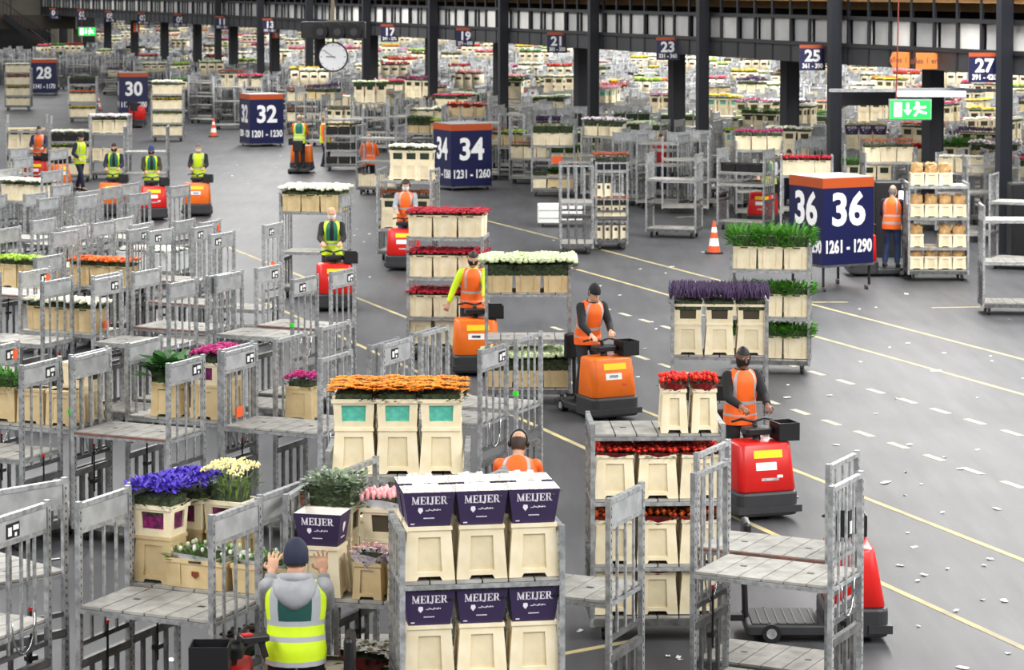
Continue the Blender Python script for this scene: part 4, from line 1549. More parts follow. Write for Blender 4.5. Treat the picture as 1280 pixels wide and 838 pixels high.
for a_ in (('27', '391 - 420', 1211, 1249, 66, 103), ('25', '361 - 390', 999.5, 1031.5, 56, 88), ('23', '331 - 360', 820.5, 849, 46.5, 75), ('21', '301 - 330', 684, 709, 40.5, 66), ('19', '271 - 300', 570, 593, 35, 58),
           ('17', '241 - 270', 476, 498, 30.5, 52), ('13', '181 - 210', 328, 347, 23, 41), ('11', '151 - 180', 269, 286.5, 20, 36.5), ('09', '121 - 150', 217, 234, 17.5, 34), ('07', '91 - 120', 171.5, 187, 16, 31),
           ('05', '61 - 90', 131, 145, 13.5, 28), ('03', '31 - 60', 96, 110.5, 12, 25.5), ('01', '1 - 30', 62, 76, 10, 24)):
    hanging_sign(*a_)

# number boxes on castors
SIDE_NAVY = mat('navy_sign_side', (34, 36, 72), .45)

def box_sign(num, rng, px, py, yaw, word, wr=1.36, dl=1.36, hgt=1.9, lift=0.0):
    p = G(px, py)
    M = TR((p.x, p.y, 0), yaw)
    cc = M @ Vector((wr / 2, dl / 2, 0))
    OBB.append((cc.x, cc.y, wr / 2 + .05, dl / 2 + .05, yaw))
    b = MB()
    z0 = .13 + lift
    b.bx(0, wr, 0, dl, z0, z0 + hgt - .2, 0)
    bd = MB()
    bd.bx(-.004, wr + .004, -.004, dl + .004, z0 + hgt - .2, z0 + hgt, 0)
    bd.bx(0.01, wr - .01, .01, dl - .01, z0 + hgt, z0 + hgt + .012, 1)
    fr = MB()
    for x in (0, wr):
        fr.bx(x - .03, x + .03, 0, dl, z0 - .04, z0, 0)
    for y in (0, dl):
        fr.bx(0, wr, y - .03, y + .03, z0 - .04, z0, 0)
    if lift:
        for x in (.06, wr - .06):
            for y in (.06, dl - .06):
                fr.bx(x - .02, x + .02, y - .02, y + .02, .10, z0 - .02, 1)
    RL = Matrix.Rotation(-pi / 2, 4, 'Z')
    kids = [('orange_band', bd.mesh('orange_band', [SIGNOR, SIGNTOP]), [], None, 'orange top band'), ('base_frame', fr.mesh('base_frame', [STEEL_D, DARK]), [])]
    for nm, s, size, zz, bold in (('lettering', num, .92, 1.10, .03), ('lettering', rng, .36, .36, .03)):
        kids.append((nm, text_mesh(s, size, LETTER, bold, sx=.92, fit=wr * .9), [], Matrix.Translation((wr / 2, -.004, z0 + zz))))
        kids.append((nm, text_mesh(s, size, LETTER, bold, sx=.92, fit=dl * .9), [], Matrix.Translation((-.004, dl / 2, z0 + zz)) @ RL))
    for x in (.1, wr - .1):
        for y in (.1, dl - .1):
            kids.append(('caster', M_CASTER, [], Matrix.Translation((x, y, -.04)) @ Matrix.Diagonal((.9, .9, .9, 1))))
    spawn(('number_box_sign', b.mesh('number_box_sign', [NAVY]), kids), M, 'dark blue box sign on castors reading %s with an orange top band' % word, 'sign', 'blue number boxes standing on the floor')

box_sign('36', '1261 - 1290', 1028, 366, .47, 'thirty-six', 1.25, 1.25, 1.78, .42)
box_sign('34', '1231 - 1260', 564, 239, .44, 'thirty-four')
box_sign('32', '1201 - 1230', 312.5, 184, .40, 'thirty-two')
box_sign('30', '1171 - 1200', 149.5, 144, .22, 'thirty')
box_sign('28', '1141 - 1170', 40, 119, .10, 'twenty-eight')

# ------------------------------------------------------------------ clock and speaker box hung from the roof
def clock(px, py, rpx, Y):
    p = W(px, py, Y)
    r = rpx * Y / FPX
    b = MB()
    b.tube([(0, .06, 0), (0, -.05, 0)], r, 40)
    f = MB()
    f.tube([(0, -.05, 0), (0, -.058, 0)], r * .90, 40)
    tk = MB()
    for k in range(12):
        a = k * pi / 6
        l0 = .72 if k % 3 == 0 else .78
        tk.beam((sin(a) * r * l0, -.060, cos(a) * r * l0), (sin(a) * r * .86, -.060, cos(a) * r * .86), .03 * r, .012, 0, up=(0, 1, 0))
    hm = MB()
    a = radians(270 + 25 - 24)
    hm.beam((-sin(a) * r * .15, -.066, -cos(a) * r * .15), (sin(a) * r * .45, -.066, cos(a) * r * .45), .05 * r, .012, 0, up=(0, 1, 0))
    mm = MB()
    a = radians(306)
    mm.beam((-sin(a) * r * .18, -.072, -cos(a) * r * .18), (sin(a) * r * .76, -.072, cos(a) * r * .76), .035 * r, .01, 0, up=(0, 1, 0))
    hang = MB().tube([(0, 0, r), (0, 0, r + .12)], .03, 8)
    spawn(('wall_clock', b.mesh('clock_case', [mat('clock_rim', (16, 15, 40), .5)]), [
        ('dial', f.mesh('dial', [mat('clock_face', (250, 250, 252), .4)]), [], None, 'white round dial'), ('dial_markings', tk.mesh('dial_markings', [BLACKP]), []),
        ('hour_hand', hm.mesh('hour_hand', [BLACKP]), []), ('minute_hand', mm.mesh('minute_hand', [BLACKP]), []), ('hanger', hang.mesh('hanger', [DARK]), [])]), TR(p), 'large round white clock with black hands hanging under the lamp box', 'clock')
    return p, r

YC = 76.0
clock(416.5, 71, 19, YC)
a, b_ = W(377, 50, YC), W(457, 27, YC)
lb = MB()
rbox(lb, a.x, b_.x, YC - .25, YC + .25, a.z + .05, b_.z, .05, 0)
lens = []
for px in (400, 421.5, 442):
    c = W(px, 39, YC - .26)
    pl = MB().tube([c, c + Vector((0, -.22, 0))], .24, 16, 0)
    c = W(px, 40, YC - .49)
    lens.append(('lamp_hood', pl.mesh('lamp_hood', [BLACK]), [('lamp_lens', MB().tube([c, c + Vector((0, -.02, 0))], .11, 12).mesh('lamp_lens', [mat('dim_lens', (60, 60, 62), .3)]), [])]))
pole = MB()
pt = W(416, 27, YC)
pole.bx(pt.x - .05, pt.x + .05, YC - .05, YC + .05, pt.z, pt.z + 4)
pole.bx(pt.x - .16, pt.x + .16, YC - .02, YC + .02, pt.z, pt.z + .05)
spawn(('lamp_box', lb.mesh('lamp_box', [BLACKP]), [*lens, ('hanging_pole', pole.mesh('hanging_pole', [mat('pole_beige', (140, 128, 104), .6)]), [])]),
      Matrix(), 'long black box of three round lamps hung above the clock', 'lamp')

# ------------------------------------------------------------------ exit signs, tube lamp, rail, arrows
def glow(name, rgb, e):
    return mat(name, rgb, .5, emit=e)

EXG, EXW = glow('exit_green', (24, 196, 70), 1.3), glow('exit_white', (235, 255, 240), 2.2)

def exit_sign(xa, xb, ya, yb, Y, label, cable):
    p, q = W(xa, ya, Y), W(xb, yb, Y)
    w, h = q.x - p.x, p.z - q.z
    b = MB().bx(-w / 2 - .03, w / 2 + .03, -.0, .12, -.03, h + .03)
    f = MB().bx(-w / 2, w / 2, -.02, 0, 0, h)
    t = MB()
    y0, y1 = -.03, -.02
    u = lambda a, b2, c, d: t.bx(-w / 2 + a * w, -w / 2 + b2 * w, y0, y1, c * h, d * h)
    u(.09, .28, .12, .88)                                  # door
    u(.40, .46, .45, .85)                                  # arrow shaft
    t.add([(-w / 2 + .33 * w, y0, .48 * h), (-w / 2 + .53 * w, y0, .48 * h), (-w / 2 + .43 * w, y0, .2 * h)], [(0, 2, 1)])
    X = lambda a, c: (-w / 2 + a * w, y0, c * h)
    t.ball(X(.67, .82), (.05 * w, .006, .05 * w), 10, 6)    # running figure
    for a_, c_ in (((.66, .72), (.70, .42)), ((.66, .68), (.58, .52)), ((.67, .68), (.80, .60)), ((.70, .44), (.60, .16)), ((.70, .44), (.80, .34)), ((.80, .34), (.90, .30)), ((.80, .60), (.88, .66))):
        t.beam(X(*a_), X(*c_), .05 * w, .012, 0, up=(0, 1, 0))
    cb = MB().tube([(-w * .35, .05, h), (-w * .30, .05, h + cable)], .018, 6)
    spawn(('exit_sign', b.mesh('exit_sign', [SIGNTOP]), [('lit_panel', f.mesh('lit_panel', [EXG]), [('pictogram', t.mesh('pictogram', [EXW]), [], None, 'white door, arrow and running figure')], None, 'glowing green panel'), ('cable', cb.mesh('cable', [mat('red_cable', (120, 50, 46), .6)]), [])]),
          TR(((p.x + q.x) / 2, Y, q.z)), label, 'sign')

YE = G(1140, gy(1140)).y - 1.2
exit_sign(1113, 1163, 125.5, 148.5, YE, 'glowing green exit sign below the tube lamp, with door, arrow and runner', 2.6)
exit_sign(98.5, 119.5, 34.5, 44.5, G(108, gy(108)).y - 6, 'small glowing green exit sign hanging near the staircase', 2.2)
pa, pb = W(1036, 112.5, YE + .6), W(1262, 112.5, YE + .6)
tag(link('cable_rail', MB().bx(pa.x, pb.x, YE + .56, YE + .64, pa.z - .05, pa.z + .03).mesh('cable_rail', [STEEL])), 'long grey cable rail carrying the tube lamp between two posts', 'rail')
pa, pb = W(1122, 112, YE), W(1207, 123, YE)
tb = MB().tube([(pa.x, YE, (pa.z + pb.z) / 2), (pb.x, YE, (pa.z + pb.z) / 2)], .07, 10)
tm = tb.mesh('tube', [glow('tube_light', (240, 240, 255), 3.0)])
hb = MB().bx(pa.x + .05, pb.x - .05, YE - .06, YE + .06, pa.z - .02, pa.z + .04)
hb.bx(pa.x + .3, pa.x + .36, YE - .03, YE + .6, pa.z + .03, pa.z + .07).bx(pb.x - .36, pb.x - .3, YE - .03, YE + .6, pa.z + .03, pa.z + .07)
spawn(('tube_lamp', hb.mesh('tube_lamp', [SIGNTOP]), [('tube', tm, [], None, 'glowing white tube')]), Matrix(), 'lit white tube lamp above the green exit sign', 'lamp')
pa, pb = W(1037, 113, G(1100, gy(1100, .176)).y), W(1160, 132, G(1100, gy(1100, .176)).y)
structure('trim_crossbeam', MB().bx(pa.x, pb.x, pa.y, pa.y + .35, pb.z, pa.z), [COLM])

def arrow(xa, xb, ya, yb, left, txt, label):
    xc = (xa + xb) / 2
    Y = G(xc, gy(xc)).y - .35
    p, q = W(xa, ya, Y), W(xb, yb, Y)
    w, h = q.x - p.x, p.z - q.z
    o5 = [(-.5, 0), (-.36, -.5), (.5, -.5), (.5, .5), (-.36, .5)]
    if not left:
        o5 = [(-x, y) for x, y in o5][::-1]
    b = MB()
    b.loft([[(x * w, -.02, y * h) for x, y in o5], [(x * w, .03, y * h) for x, y in o5]])
    brk = MB().bx(-.02, .02, .03, .34, -.02, .02)
    spawn(('arrow_sign', b.mesh('arrow_sign', [mat('arrow_orange', (214, 120, 50), .5)]), [('lettering', text_mesh(txt, h * .5, mat('brown_text', (110, 62, 44), .6), .01, sx=.9), [], Matrix.Translation((.02 if left else -.02, -.025, 0))), ('bracket', brk.mesh('bracket', [BEAMD]), [])]),
          TR(((p.x + q.x) / 2, Y, (p.z + q.z) / 2)), label, 'sign')

arrow(1112, 1140, 65, 85, True, 'afles 1 &', 'orange arrow sign pointing away from its twin, left of the pair')
arrow(1145, 1175, 66, 86.5, False, 'afles 1 en 4', 'orange arrow sign pointing to post by sign twenty-seven')

# orange column number plates
for px, ya, yb, nm in ((626, 54, 70, 'under the nineteen and twenty-one signs'), (343, 38, 48, 'below the thirteen sign'), (169, 28, 40, 'below the seven sign')):
    k = G(px, gy(px, .18))
    p, q = W(px - 9 * 40 / k.y, ya, k.y - 1.3), W(px + 9 * 40 / k.y + 3, yb, k.y - 1.3)
    b = MB().bx(p.x, q.x, p.y, p.y + .06, q.z, p.z)
    t = MB().bx(q.x - .2, q.x - .08, p.y - .01, p.y, q.z + .05, p.z - .05)
    hk = MB().bx(p.x + .2, p.x + .24, p.y + .06, p.y + 1.2, (p.z + q.z) / 2, (p.z + q.z) / 2 + .04)
    spawn(('column_plate', b.mesh('column_plate', [ORTAG]), [('printed_mark', t.mesh('printed_mark', [PAPER]), []), ('bracket', hk.mesh('bracket', [BEAMD]), [])]), Matrix(), 'orange plate on a dark column %s' % nm, 'sign')
# ------------------------------------------------------------------ near rows of trolleys, bottom left
YW = radians(-24)
# (corner spec, yaw, label, shelves, end styles, seed)
M_L1 = cart(FL(92, 628, YW), YW, 'steel trolley with one bare shelf in front of the violet irises', (1.25,), ('plate', 'plate'), 1)
M_L1b = cart(FL(157, 604, YW), YW, 'steel trolley carrying the violet irises and cream freesias', (1.25,), ('plate', 'plate'), 2)
M_C2 = cart(FRc(-8, 648, YW), YW, 'steel trolley cut off by the lower left corner, with a plain plate end', (1.12,), ('plate', 'plate'), 3)
M_C1 = cart(CORNER(86, 597, radians(-45), 1, 1), radians(-45), 'steel trolley turned askew behind the lower left corner trolley', (1.3,), ('plate', 'plate'), 4)
YM = radians(-13)
M_M1 = cart(FL(338, 618, YM), YM, 'steel trolley with eucalyptus and pink tulips before the man in the hooded top', (1.25,), ('plain', 'plain'), 5)
M_M2 = cart(FL(402, 594, YW), YW, 'steel trolley just behind the pink tulips', (1.0,), ('plain', 'plain'), 6)
YJ = radians(9)
M_MJ = cart(FL(499, 664, YJ), YJ, 'steel trolley stacked with purple lettered collars', (.92, 1.69), ('plain', 'plain'), 7, extras=False)
M_N = cart(FRc(763, 624, YW), YW, 'bare steel trolley between the purple collars and the red roses', (1.25,), ('plate', 'plate'), 8)
YR = radians(-27)
M_R = cart(FL(862, 592, YR), YR, 'bare steel trolley with plain barred ends at the lower right', (1.25,), ('plain', 'plain'), 9)
M_R2 = cart(FL(866, 566, YR), YR, 'bare steel trolley right behind the lower right one', (1.25,), ('plain', 'plain'), 10)
YS = radians(2)
M_RS = cart(FL(738, 531, YS), YS, 'steel trolley filled with buckets of red and orange roses', (.74, 1.37, 2.0), ('plain', 'plain'), 11, extras=False)

# irises, freesias and green buds
w_ = 'on the iris trolley'
unit(M_L1b, -.43, -.20, 1.25, 'pinkc', 'iris', 'at the near end of the iris trolley')
unit(M_L1b, -.36, .18, 1.25, 'pinkc', 'iris', 'behind the first one on the iris trolley')
unit(M_L1b, .02, .20, 1.25, 'pinkc', 'narcissus', 'beside the irises on the iris trolley')
unit(M_L1b, .0, -.18, 1.25, 'low', 'green_bud', 'in front of the freesias on the iris trolley')
unit(M_L1b, .63, -.16, 1.25, 'low', 'green_bud', 'half behind the barred end of the iris trolley', fscale=(.9, .9, .9))
unit(M_L1b, .30, .21, .25, 'tcrate', 'dark_brown', 'on the bottom deck of the iris trolley')
# tulip and eucalyptus trolley
unit(M_M1, -.36, -.22, 1.25, 'printed', None, 'standing alone before the man in the hooded top')
unit(M_M1, -.36, .14, 1.25, 'darkc', 'eucalyptus', 'behind the lone purple collar')
unit(M_M1, .10, .16, 1.25, 'darkc', 'tulip_pink', 'beside the eucalyptus')
unit(M_M1, .06, -.22, 1.25, 'small', 'mixed', 'next to the lone purple collar')
unit(M_M1, .36, -.23, 1.25, 'small', 'mixed', 'against the post of the purple collar trolley')
unit(M_M1, .0, .0, .25, 'std', 'poinsettia', 'on the bottom deck under the pink tulips')
unit(M_M1, .44, -.05, .25, 'std', 'poinsettia', 'on the bottom deck by the purple collar trolley', var=1)
unit(M_M1, -.42, .05, .25, 'crate', None, 'on the bottom deck behind the man in the hooded top')
unit(M_M2, -.30, -.1, 1.0, 'teal', None, 'under the pink tulips behind their trolley')
# purple collars
for z, shelf, fk in ((1.69, 'top', 'white_tight'), (.92, 'middle', 'cream_bud'), (.25, 'bottom', 'cream_bud')):
    for j in range(2 if z > 1 else 1):
        for i in range(3):
            rw = 'front row' if j == 0 else 'back row'
            unit(M_MJ, -.41 + i * .41, -.22 + j * .37, z, 'printed', fk, sink=.045, where= '%s, %s, %s shelf of the purple collar trolley' % (('first', 'second', 'third')[i], rw, shelf))
# roses
for z, shelf in ((1.37, 'upper'), (.74, 'lower'), (.25, 'bottom')):
    for j in range(2):
        for i in range(3):
            unit(M_RS, -.41 + i * .41, -.22 + j * .31, z, 'std', 'rose_orange' if z < 1.3 else 'rose', '%s, %s, %s shelf of the rose trolley' % (('first', 'second', 'third')[i], ('front row', 'back row')[j], shelf), var=i % 2, fscale=(1, 1, .6) if z > 1.3 else (1, 1, .95) if z > .3 else (1, 1, .6))
unit(M_RS, .16, -.18, 2.0, 'slim', 'rose', 'midway on the top shelf of the rose trolley')
unit(M_RS, .45, -.18, 2.0, 'slim', 'rose', 'nearer the driver atop the rose trolley', var=1)

# ------------------------------------------------------------------ second row
D2 = ('plate', 'plate')
M_L2 = cart(FL(87, 446, YW), YW, 'steel trolley with a rust-edged bare shelf before the broad green leaves', (1.25,), D2, 21)
M_L2b = cart(FL(155, 429, YW), YW, 'steel trolley carrying broad green leaves and magenta blooms', (1.25,), D2, 22)
M_L3 = cart(FL(275, 440, YW), YW, 'steel trolley with a bare shelf next to the magenta blooms', (1.25,), ('dense', 'plain'), 23)
M_L3b = cart(FL(340, 424, YW), YW, 'steel trolley behind the bare shelf, close to the orange gerberas', (1.1,), ('plain', 'plain'), 24)
M_L3c = cart(FL(397, 409, YW), YW, 'steel trolley with barred ends farthest behind the orange gerberas', (.8,), ('plain', 'plain'), 25)
M_L20 = cart(FRc(27, 457, YW), YW, 'steel trolley at the left edge with tan buckets behind its end plate', (1.05,), D2, 26)
M_L20b = cart(FL(-25, 436, YW), YW, 'steel trolley holding three tan buckets behind the left edge trolley', (1.25,), D2, 27)
M_H2 = cart(FRc(596, 438, YW), YW, 'steel trolley with a bare shelf behind the orange gerberas', (1.25,), ('plate', 'plate'), 28)
M_H2b = cart(FRc(646, 424, YW), YW, 'steel trolley with a barred end in front of the blue-grey floor', (1.25,), ('plain', 'plain'), 29)
unit(M_L2b, -.15, -.2, 1.25, 'tan', 'green_leaf', 'on the trolley before the magenta blooms', fscale=(1.35, 1.25, 1.2))
unit(M_L2b, .36, -.15, 1.25, 'pinkc', 'magenta', 'nearest behind the labelled end plate')
unit(M_L2b, .36, .18, 1.25, 'pinkc', 'magenta', 'second behind the labelled end plate', var=1)
unit(M_L3b, -.45, .0, 1.1, 'tan', 'magenta', 'on the trolley beyond the labelled end plate')
row(M_L20b, 1.25, 3, 'tan', ['fern', None, None], 'the shelf of the left edge trolley', y=-.15)
unit(M_L20b, .4, .2, 1.25, 'darkc', None, 'behind the three tan buckets by the left edge')

# orange gerbera trolley
pH = G(495, 866)
M_H1 = cart(Vector((pH.x, 22.85 + .4, 0)), 0.0, 'moving trolley topped with tall cream buckets of orange gerberas', (1.05, 1.88), ('plain', 'plain'), 30, extras=False)
row(M_H1, 1.88, 3, 'teal', 'gerbera', 'the front of the gerbera trolley', y=-.22)
row(M_H1, 1.88, 3, 'teal', 'gerbera', 'the back of the gerbera trolley', y=.12)

# ------------------------------------------------------------------ third to sixth rows on the left
M_K0 = cart(FRc(53, 352, YW), YW, 'steel trolley with a labelled end plate in front of the white hydrangeas', (1.2,), D2, 31)
M_K0b = cart(FL(22, 340, YW), YW, 'steel trolley with three tan crates of white chrysanthemums', (1.25,), D2, 32)
M_K2 = cart(FL(113, 349, YW), YW, 'steel trolley with a grey plate beside the tan crates of white chrysanthemums', (1.2,), D2, 33)
M_K2b = cart(FL(163, 340, YW), YW, 'steel trolley with a bare shelf behind the grey plated one', (1.3,), D2, 34)
M_K1 = cart(FL(263, 344, YW), YW, 'steel trolley with a bare pale shelf beside the main driveway', (1.25,), D2, 35)
M_K1b = cart(FL(317, 335, YW), YW, 'steel trolley with labelled ends nearest the red tractor in the driveway', (1.25,), D2, 36)
row(M_K0b, 1.25, 3, 'tcrate', 'white', 'the trolley of tan crates near the left edge', y=-.1)
M_N0 = cart(FRc(44, 322, YW), YW, 'steel trolley with an orange tag at the left edge of the third row', (1.5,), D2, 37)
fr = [
    ((-12, 287), 'grey trolley holding pale green blooms at the left edge', (1.1,)), ((72, 285), 'grey trolley with tan crates of orange blooms', (1.1,)),
    ((160, 281), 'grey trolley just right of the white crate', (1.15,)), ((203, 286), 'grey trolley with blue rods at the edge of the open floor', (.9,)),
    ((118, 277), 'grey trolley carrying one long white crate of white blooms', (1.2,)), ((247, 278), 'lone grey trolley end standing out on the open floor', (.6,)),
    ((35, 276), 'grey trolley behind the tan crates of orange blooms', (1.3,)),
    ((-22, 246), 'grey trolley with an orange tag in the fifth row by the edge', (1.3,)), ((26, 243), 'grey trolley second in the fifth row', (1.1,)), ((94, 240), 'grey trolley third in the fifth row below the orange tractor', (1.2,)),
    ((62, 232), 'grey trolley behind the third one in the fifth row', (1.2,)), ((-6, 212), 'grey trolley in the sixth row by the left edge', (1.4,)), ((128, 233), 'grey trolley at the end of the fifth row before the red tractor', (.9,)),
    ((-38, 196), 'grey trolley farthest back in the left block', (1.2, 1.7)), ((10, 186), 'grey trolley beside the red tractor with the orange vested driver', (1.2,)),
]
FR_M = []
for i, (pp, lab, sh) in enumerate(fr):
    FR_M.append(cart(FL(*pp, YW), YW + radians(rnd.uniform(-3, 3)), lab, sh, D2, 40 + i, detail=2 if i < 7 else 1))
row(FR_M[0], 1.1, 3, 'tan', 'lime', 'the trolley at the left edge of the fourth row', y=-.15)
row(FR_M[1], 1.1, 3, 'tcrate', 'orange', 'the trolley of orange blooms in the fourth row', y=-.1)
unit(FR_M[4], .0, .0, 1.2, 'bigwhite', 'white_tight', 'on the trolley at the edge of the open floor')
row(FR_M[11], 1.4, 3, 'crate', 'white', 'the sixth row trolley', y=-.1)

# ------------------------------------------------------------------ moving loads on the driveway
M_H3 = cart(GC(556, 452, -.12), -.12, 'tall moving trolley of cream crates with crimson blooms', (.74, 1.41, 2.08), ('plain', 'plain'), 60, detail=1)
for z, sh in ((.25, 'bottom'), (.74, 'lower'), (1.41, 'upper'), (2.08, 'top')):
    for j in range(2):
        for i in range(3):
            unit(M_H3, -.42 + i * .42, -.2 + j * .39, z, 'crate', 'red', '%s, %s, %s shelf of the crimson bloom trolley' % (('first', 'second', 'third')[i], ('front row', 'back row')[j], sh), fscale=(1, 1, .5 if z < .4 else .8), var=i % 2) if not (z < .4) else unit(M_H3, -.42 + i * .42, -.2 + j * .39, z, 'std', None, '%s, %s, bottom shelf of the crimson bloom trolley' % (('first', 'second', 'third')[i], ('front row', 'back row')[j]))
M_H4 = cart(GC(660, 506, .0), .0, 'moving trolley topped with a flat mass of pale green hydrangeas', (.98, 1.68), ('plain', 'plain'), 61, detail=1)
for z, sh in ((1.68, 'top'), (.25, 'bottom')):
    for j in range(2):
        for i in range(3):
            unit(M_H4, -.42 + i * .42, -.2 + j * .39, z, 'tcrate', 'pale_green', '%s, %s, %s shelf of the hydrangea trolley' % (('first', 'second', 'third')[i], ('front row', 'back row')[j], sh), fscale=(1.12, 1, 1.1), var=i % 2)
M_H5 = cart(GC(899, 572, -.06), -.06, 'moving trolley topped with dark lavender in tall cream buckets', (.75, 1.36), ('plain', 'plain'), 62, detail=1)
for j in range(2):
    for i in range(3):
        unit(M_H5, -.42 + i * .42, -.2 + j * .39, 1.36, 'darkc', 'lavender', '%s, %s, top shelf of the lavender trolley' % (('first', 'second', 'third')[i], ('front row', 'back row')[j]), var=i % 2, fscale=(1.05, 1.2, 1))
        unit(M_H5, -.42 + i * .42, -.2 + j * .39, .75, 'black', None, '%s, %s, middle shelf of the lavender trolley' % (('first', 'second', 'third')[i], ('front row', 'back row')[j]))
M_H6 = cart(GC(962, 468, -.15), -.15, 'moving trolley overflowing with bright green ferns', (.93, 1.70), ('plain', 'plain'), 63, detail=1)
for z, sh in ((1.70, 'top'), (.93, 'middle'), (.25, 'bottom')):
    for j in range(2):
        for i in range(3):
            unit(M_H6, -.42 + i * .42, -.2 + j * .39, z, 'crate', 'fern', '%s, %s, %s shelf of the fern trolley' % (('first', 'second', 'third')[i], ('front row', 'back row')[j], sh), var=i % 2, fscale=(.92, .85, 1.6 if z > 1.5 else .9))
M_T7 = cart(FL(470, 211, -.22), -.22, 'trolley behind the red tractor topped with white flowers in tall buckets', (.73, 1.83), ('plain', 'plain'), 64, detail=1)
row(M_T7, 1.83, 3, 'greenc', 'white', 'the top shelf behind the masked orange driver', y=-.1, x0=-.35, x1=.6)
row(M_T7, .73, 3, 'greenc', 'brown', 'the middle shelf behind the masked orange driver', y=-.1)
M_T8 = cart(GC(388, 374, -.2), -.2, 'moving trolley topped with a white cushion of flowers behind a masked driver', (.94, 1.75), ('plate', 'plate'), 65, detail=1)
row(M_T8, 1.75, 3, 'tcrate', 'white', 'the top shelf of the white cushion trolley', y=-.2, rows=2, fscale=(1.15, 1.1, 1.2))
M_B1 = cart(G(763, 313) + Vector((0, .67, 0)), pi / 2 + .05, 'narrow end of a trolley with russet sprays and slim cream buckets', (.72, 1.25, 1.9), ('plain', 'plain'), 66, detail=1)
MB1 = M_B1 @ Matrix.Rotation(-pi / 2, 4, 'Z')
for i in range(4):
    unit(MB1, -.30 + i * .2, -.46, .25, 'mini', None, '%s on the bottom deck of the russet trolley' % ('first', 'second', 'third', 'fourth')[i])
    unit(MB1, -.30 + i * .2, -.46, .72, 'mini', 'brown', '%s on the middle shelf of the russet trolley' % ('first', 'second', 'third', 'fourth')[i], fscale=(1.1, 1, 1.1))
    if i < 2:
        unit(MB1, -.30 + i * .22, -.46, 1.25, 'mini', None, '%s on the upper shelf of the russet trolley' % ('first', 'second')[i])
row(MB1, 1.9, 2, 'black', 'brown', 'the top shelf of the russet trolley', y=-.4, x0=-.4, x1=.4)
M_B2 = cart(CORNER(713, 206, pi / 2, -1, 1), pi / 2, 'grey trolley standing askew next to the russet trolley', (1.2,), ('plain', 'plain'), 67, detail=1)
M_CG = cart(GC(691, 246, -.05), -.05, 'trolley topped with clipped green foliage in cream crates', (.62, 1.12, 1.52), ('plain', 'plain'), 68, detail=1)
row(M_CG, 1.52, 3, 'crate', 'hedge', 'the top shelf of the clipped foliage trolley', y=-.15)
unit(M_CG, -.40, -.15, .25, 'crate', 'hedge', 'at the end of the bottom deck of the clipped foliage trolley', fscale=(1, 1, .6))
unit(M_CG, .02, -.15, .25, 'tan', 'green_leaf', 'in the middle of the bottom deck of the clipped foliage trolley', fscale=(.8, .8, .7))
unit(M_CG, .42, -.15, .25, 'tcrate', None, 'third on the bottom deck of the clipped foliage trolley')
tag(link('orange_card', MB().bx(-.02, .28, -.43, -.42, .98, 1.2).mesh('orange_card', [ORTAG]), M=M_CG), 'square orange card hung on the clipped foliage trolley', 'card')
M_D1 = cart(GC(838, 298, -.3), -.3, 'large empty trolley with a pale shelf left of the traffic cone', (1.46,), ('dense', 'dense'), 69, detail=1)
M_D2 = cart(GC(925, 289, -.45), -.45, 'grey trolley with dense bars directly behind the traffic cone', (1.2, 1.5), ('dense', 'dense'), 70, detail=1)
row(M_D2, 1.5, 3, 'black', None, 'the shelf of the dense barred trolley', y=-.1)
M_BK = cart(GC(430, 214, .0), .0, 'trolley filled with black crates near the clock', (.72, 1.22, 1.75), ('plain', 'plain'), 71, detail=1)
for z, sh in ((.25, 'bottom'), (.72, 'lower'), (1.22, 'upper')):
    for i in range(3):
        unit(M_BK, -.42 + i * .42, -.2, z, 'black', 'seed' if z > 1 else None, '%s on the %s shelf of the black crate trolley' % (('first', 'second', 'third')[i], sh))
M_OV = cart(GC(470, 244, -.3), -.3, 'grey trolley with cream crates low down beside the black crate trolley', (1.0, 1.7), ('plain', 'plain'), 72, detail=1)
row(M_OV, .25, 3, 'crate', None, 'the bottom deck of the trolley beside the black crates', y=-.15)
M_T1 = cart(GC(33, 226, .1), .1, 'grey trolley towed by the red tractor of the orange vested driver', (1.0, 1.6), ('plate', 'plate'), 73, detail=1)
row(M_T1, .25, 3, 'crate', 'seed', 'the bottom deck of the trolley at the left edge queue', y=-.15)
row(M_T1, 1.0, 3, 'darkc', None, 'the left edge queue trolley shelf', y=-.15)
M_Q2 = cart(GC(88, 228, .1), .1, 'grey trolley of mixed boxes next to the man in dark cap', (.75, 1.3), ('plate', 'plate'), 74, detail=1)
row(M_Q2, .75, 3, 'crate', 'lime', 'the middle shelf of the mixed box trolley', y=-.15)
row(M_Q2, .25, 3, 'crate', None, 'the bottom deck of the mixed box trolley', y=-.15)
row(M_Q2, 1.3, 3, 'black', 'white', 'the top shelf of the mixed box trolley', y=-.15)
M_Q3 = cart(GC(136, 225, .0), .0, 'grey trolley topped with pale pink and white blooms', (.6, 1.5), ('plain', 'plain'), 75, detail=1)
row(M_Q3, 1.5, 3, 'std', 'pink_white', 'the top shelf of the pale pink trolley', y=-.2, fscale=(1.1, 1.1, 1.2))
row(M_Q3, .6, 3, 'std', None, 'the lower shelf of the pale pink trolley', y=-.2)
M_Q4 = cart(GC(182, 247, .05), .05, 'bare pale trolley behind the driver in a blue cap', (.7, 1.35), ('plain', 'plain'), 76, detail=1)
M_Q5 = cart(GC(209, 177, .05), .05, 'tall trolley of cream crates topped with white flowers by the thirty box', (.75, 1.30, 1.9), ('plain', 'plain'), 77, detail=1)
for z, sh, fk in ((.25, 'bottom', 'lime'), (.75, 'lower', 'lime'), (1.30, 'upper', 'yellow'), (1.9, 'top', 'white')):
    row(M_Q5, z, 3, 'crate', fk, 'the %s shelf of the trolley by the thirty box' % sh, y=-.15, lo=True, fscale=(1, 1, .7 if z < 1.8 else 1.3))
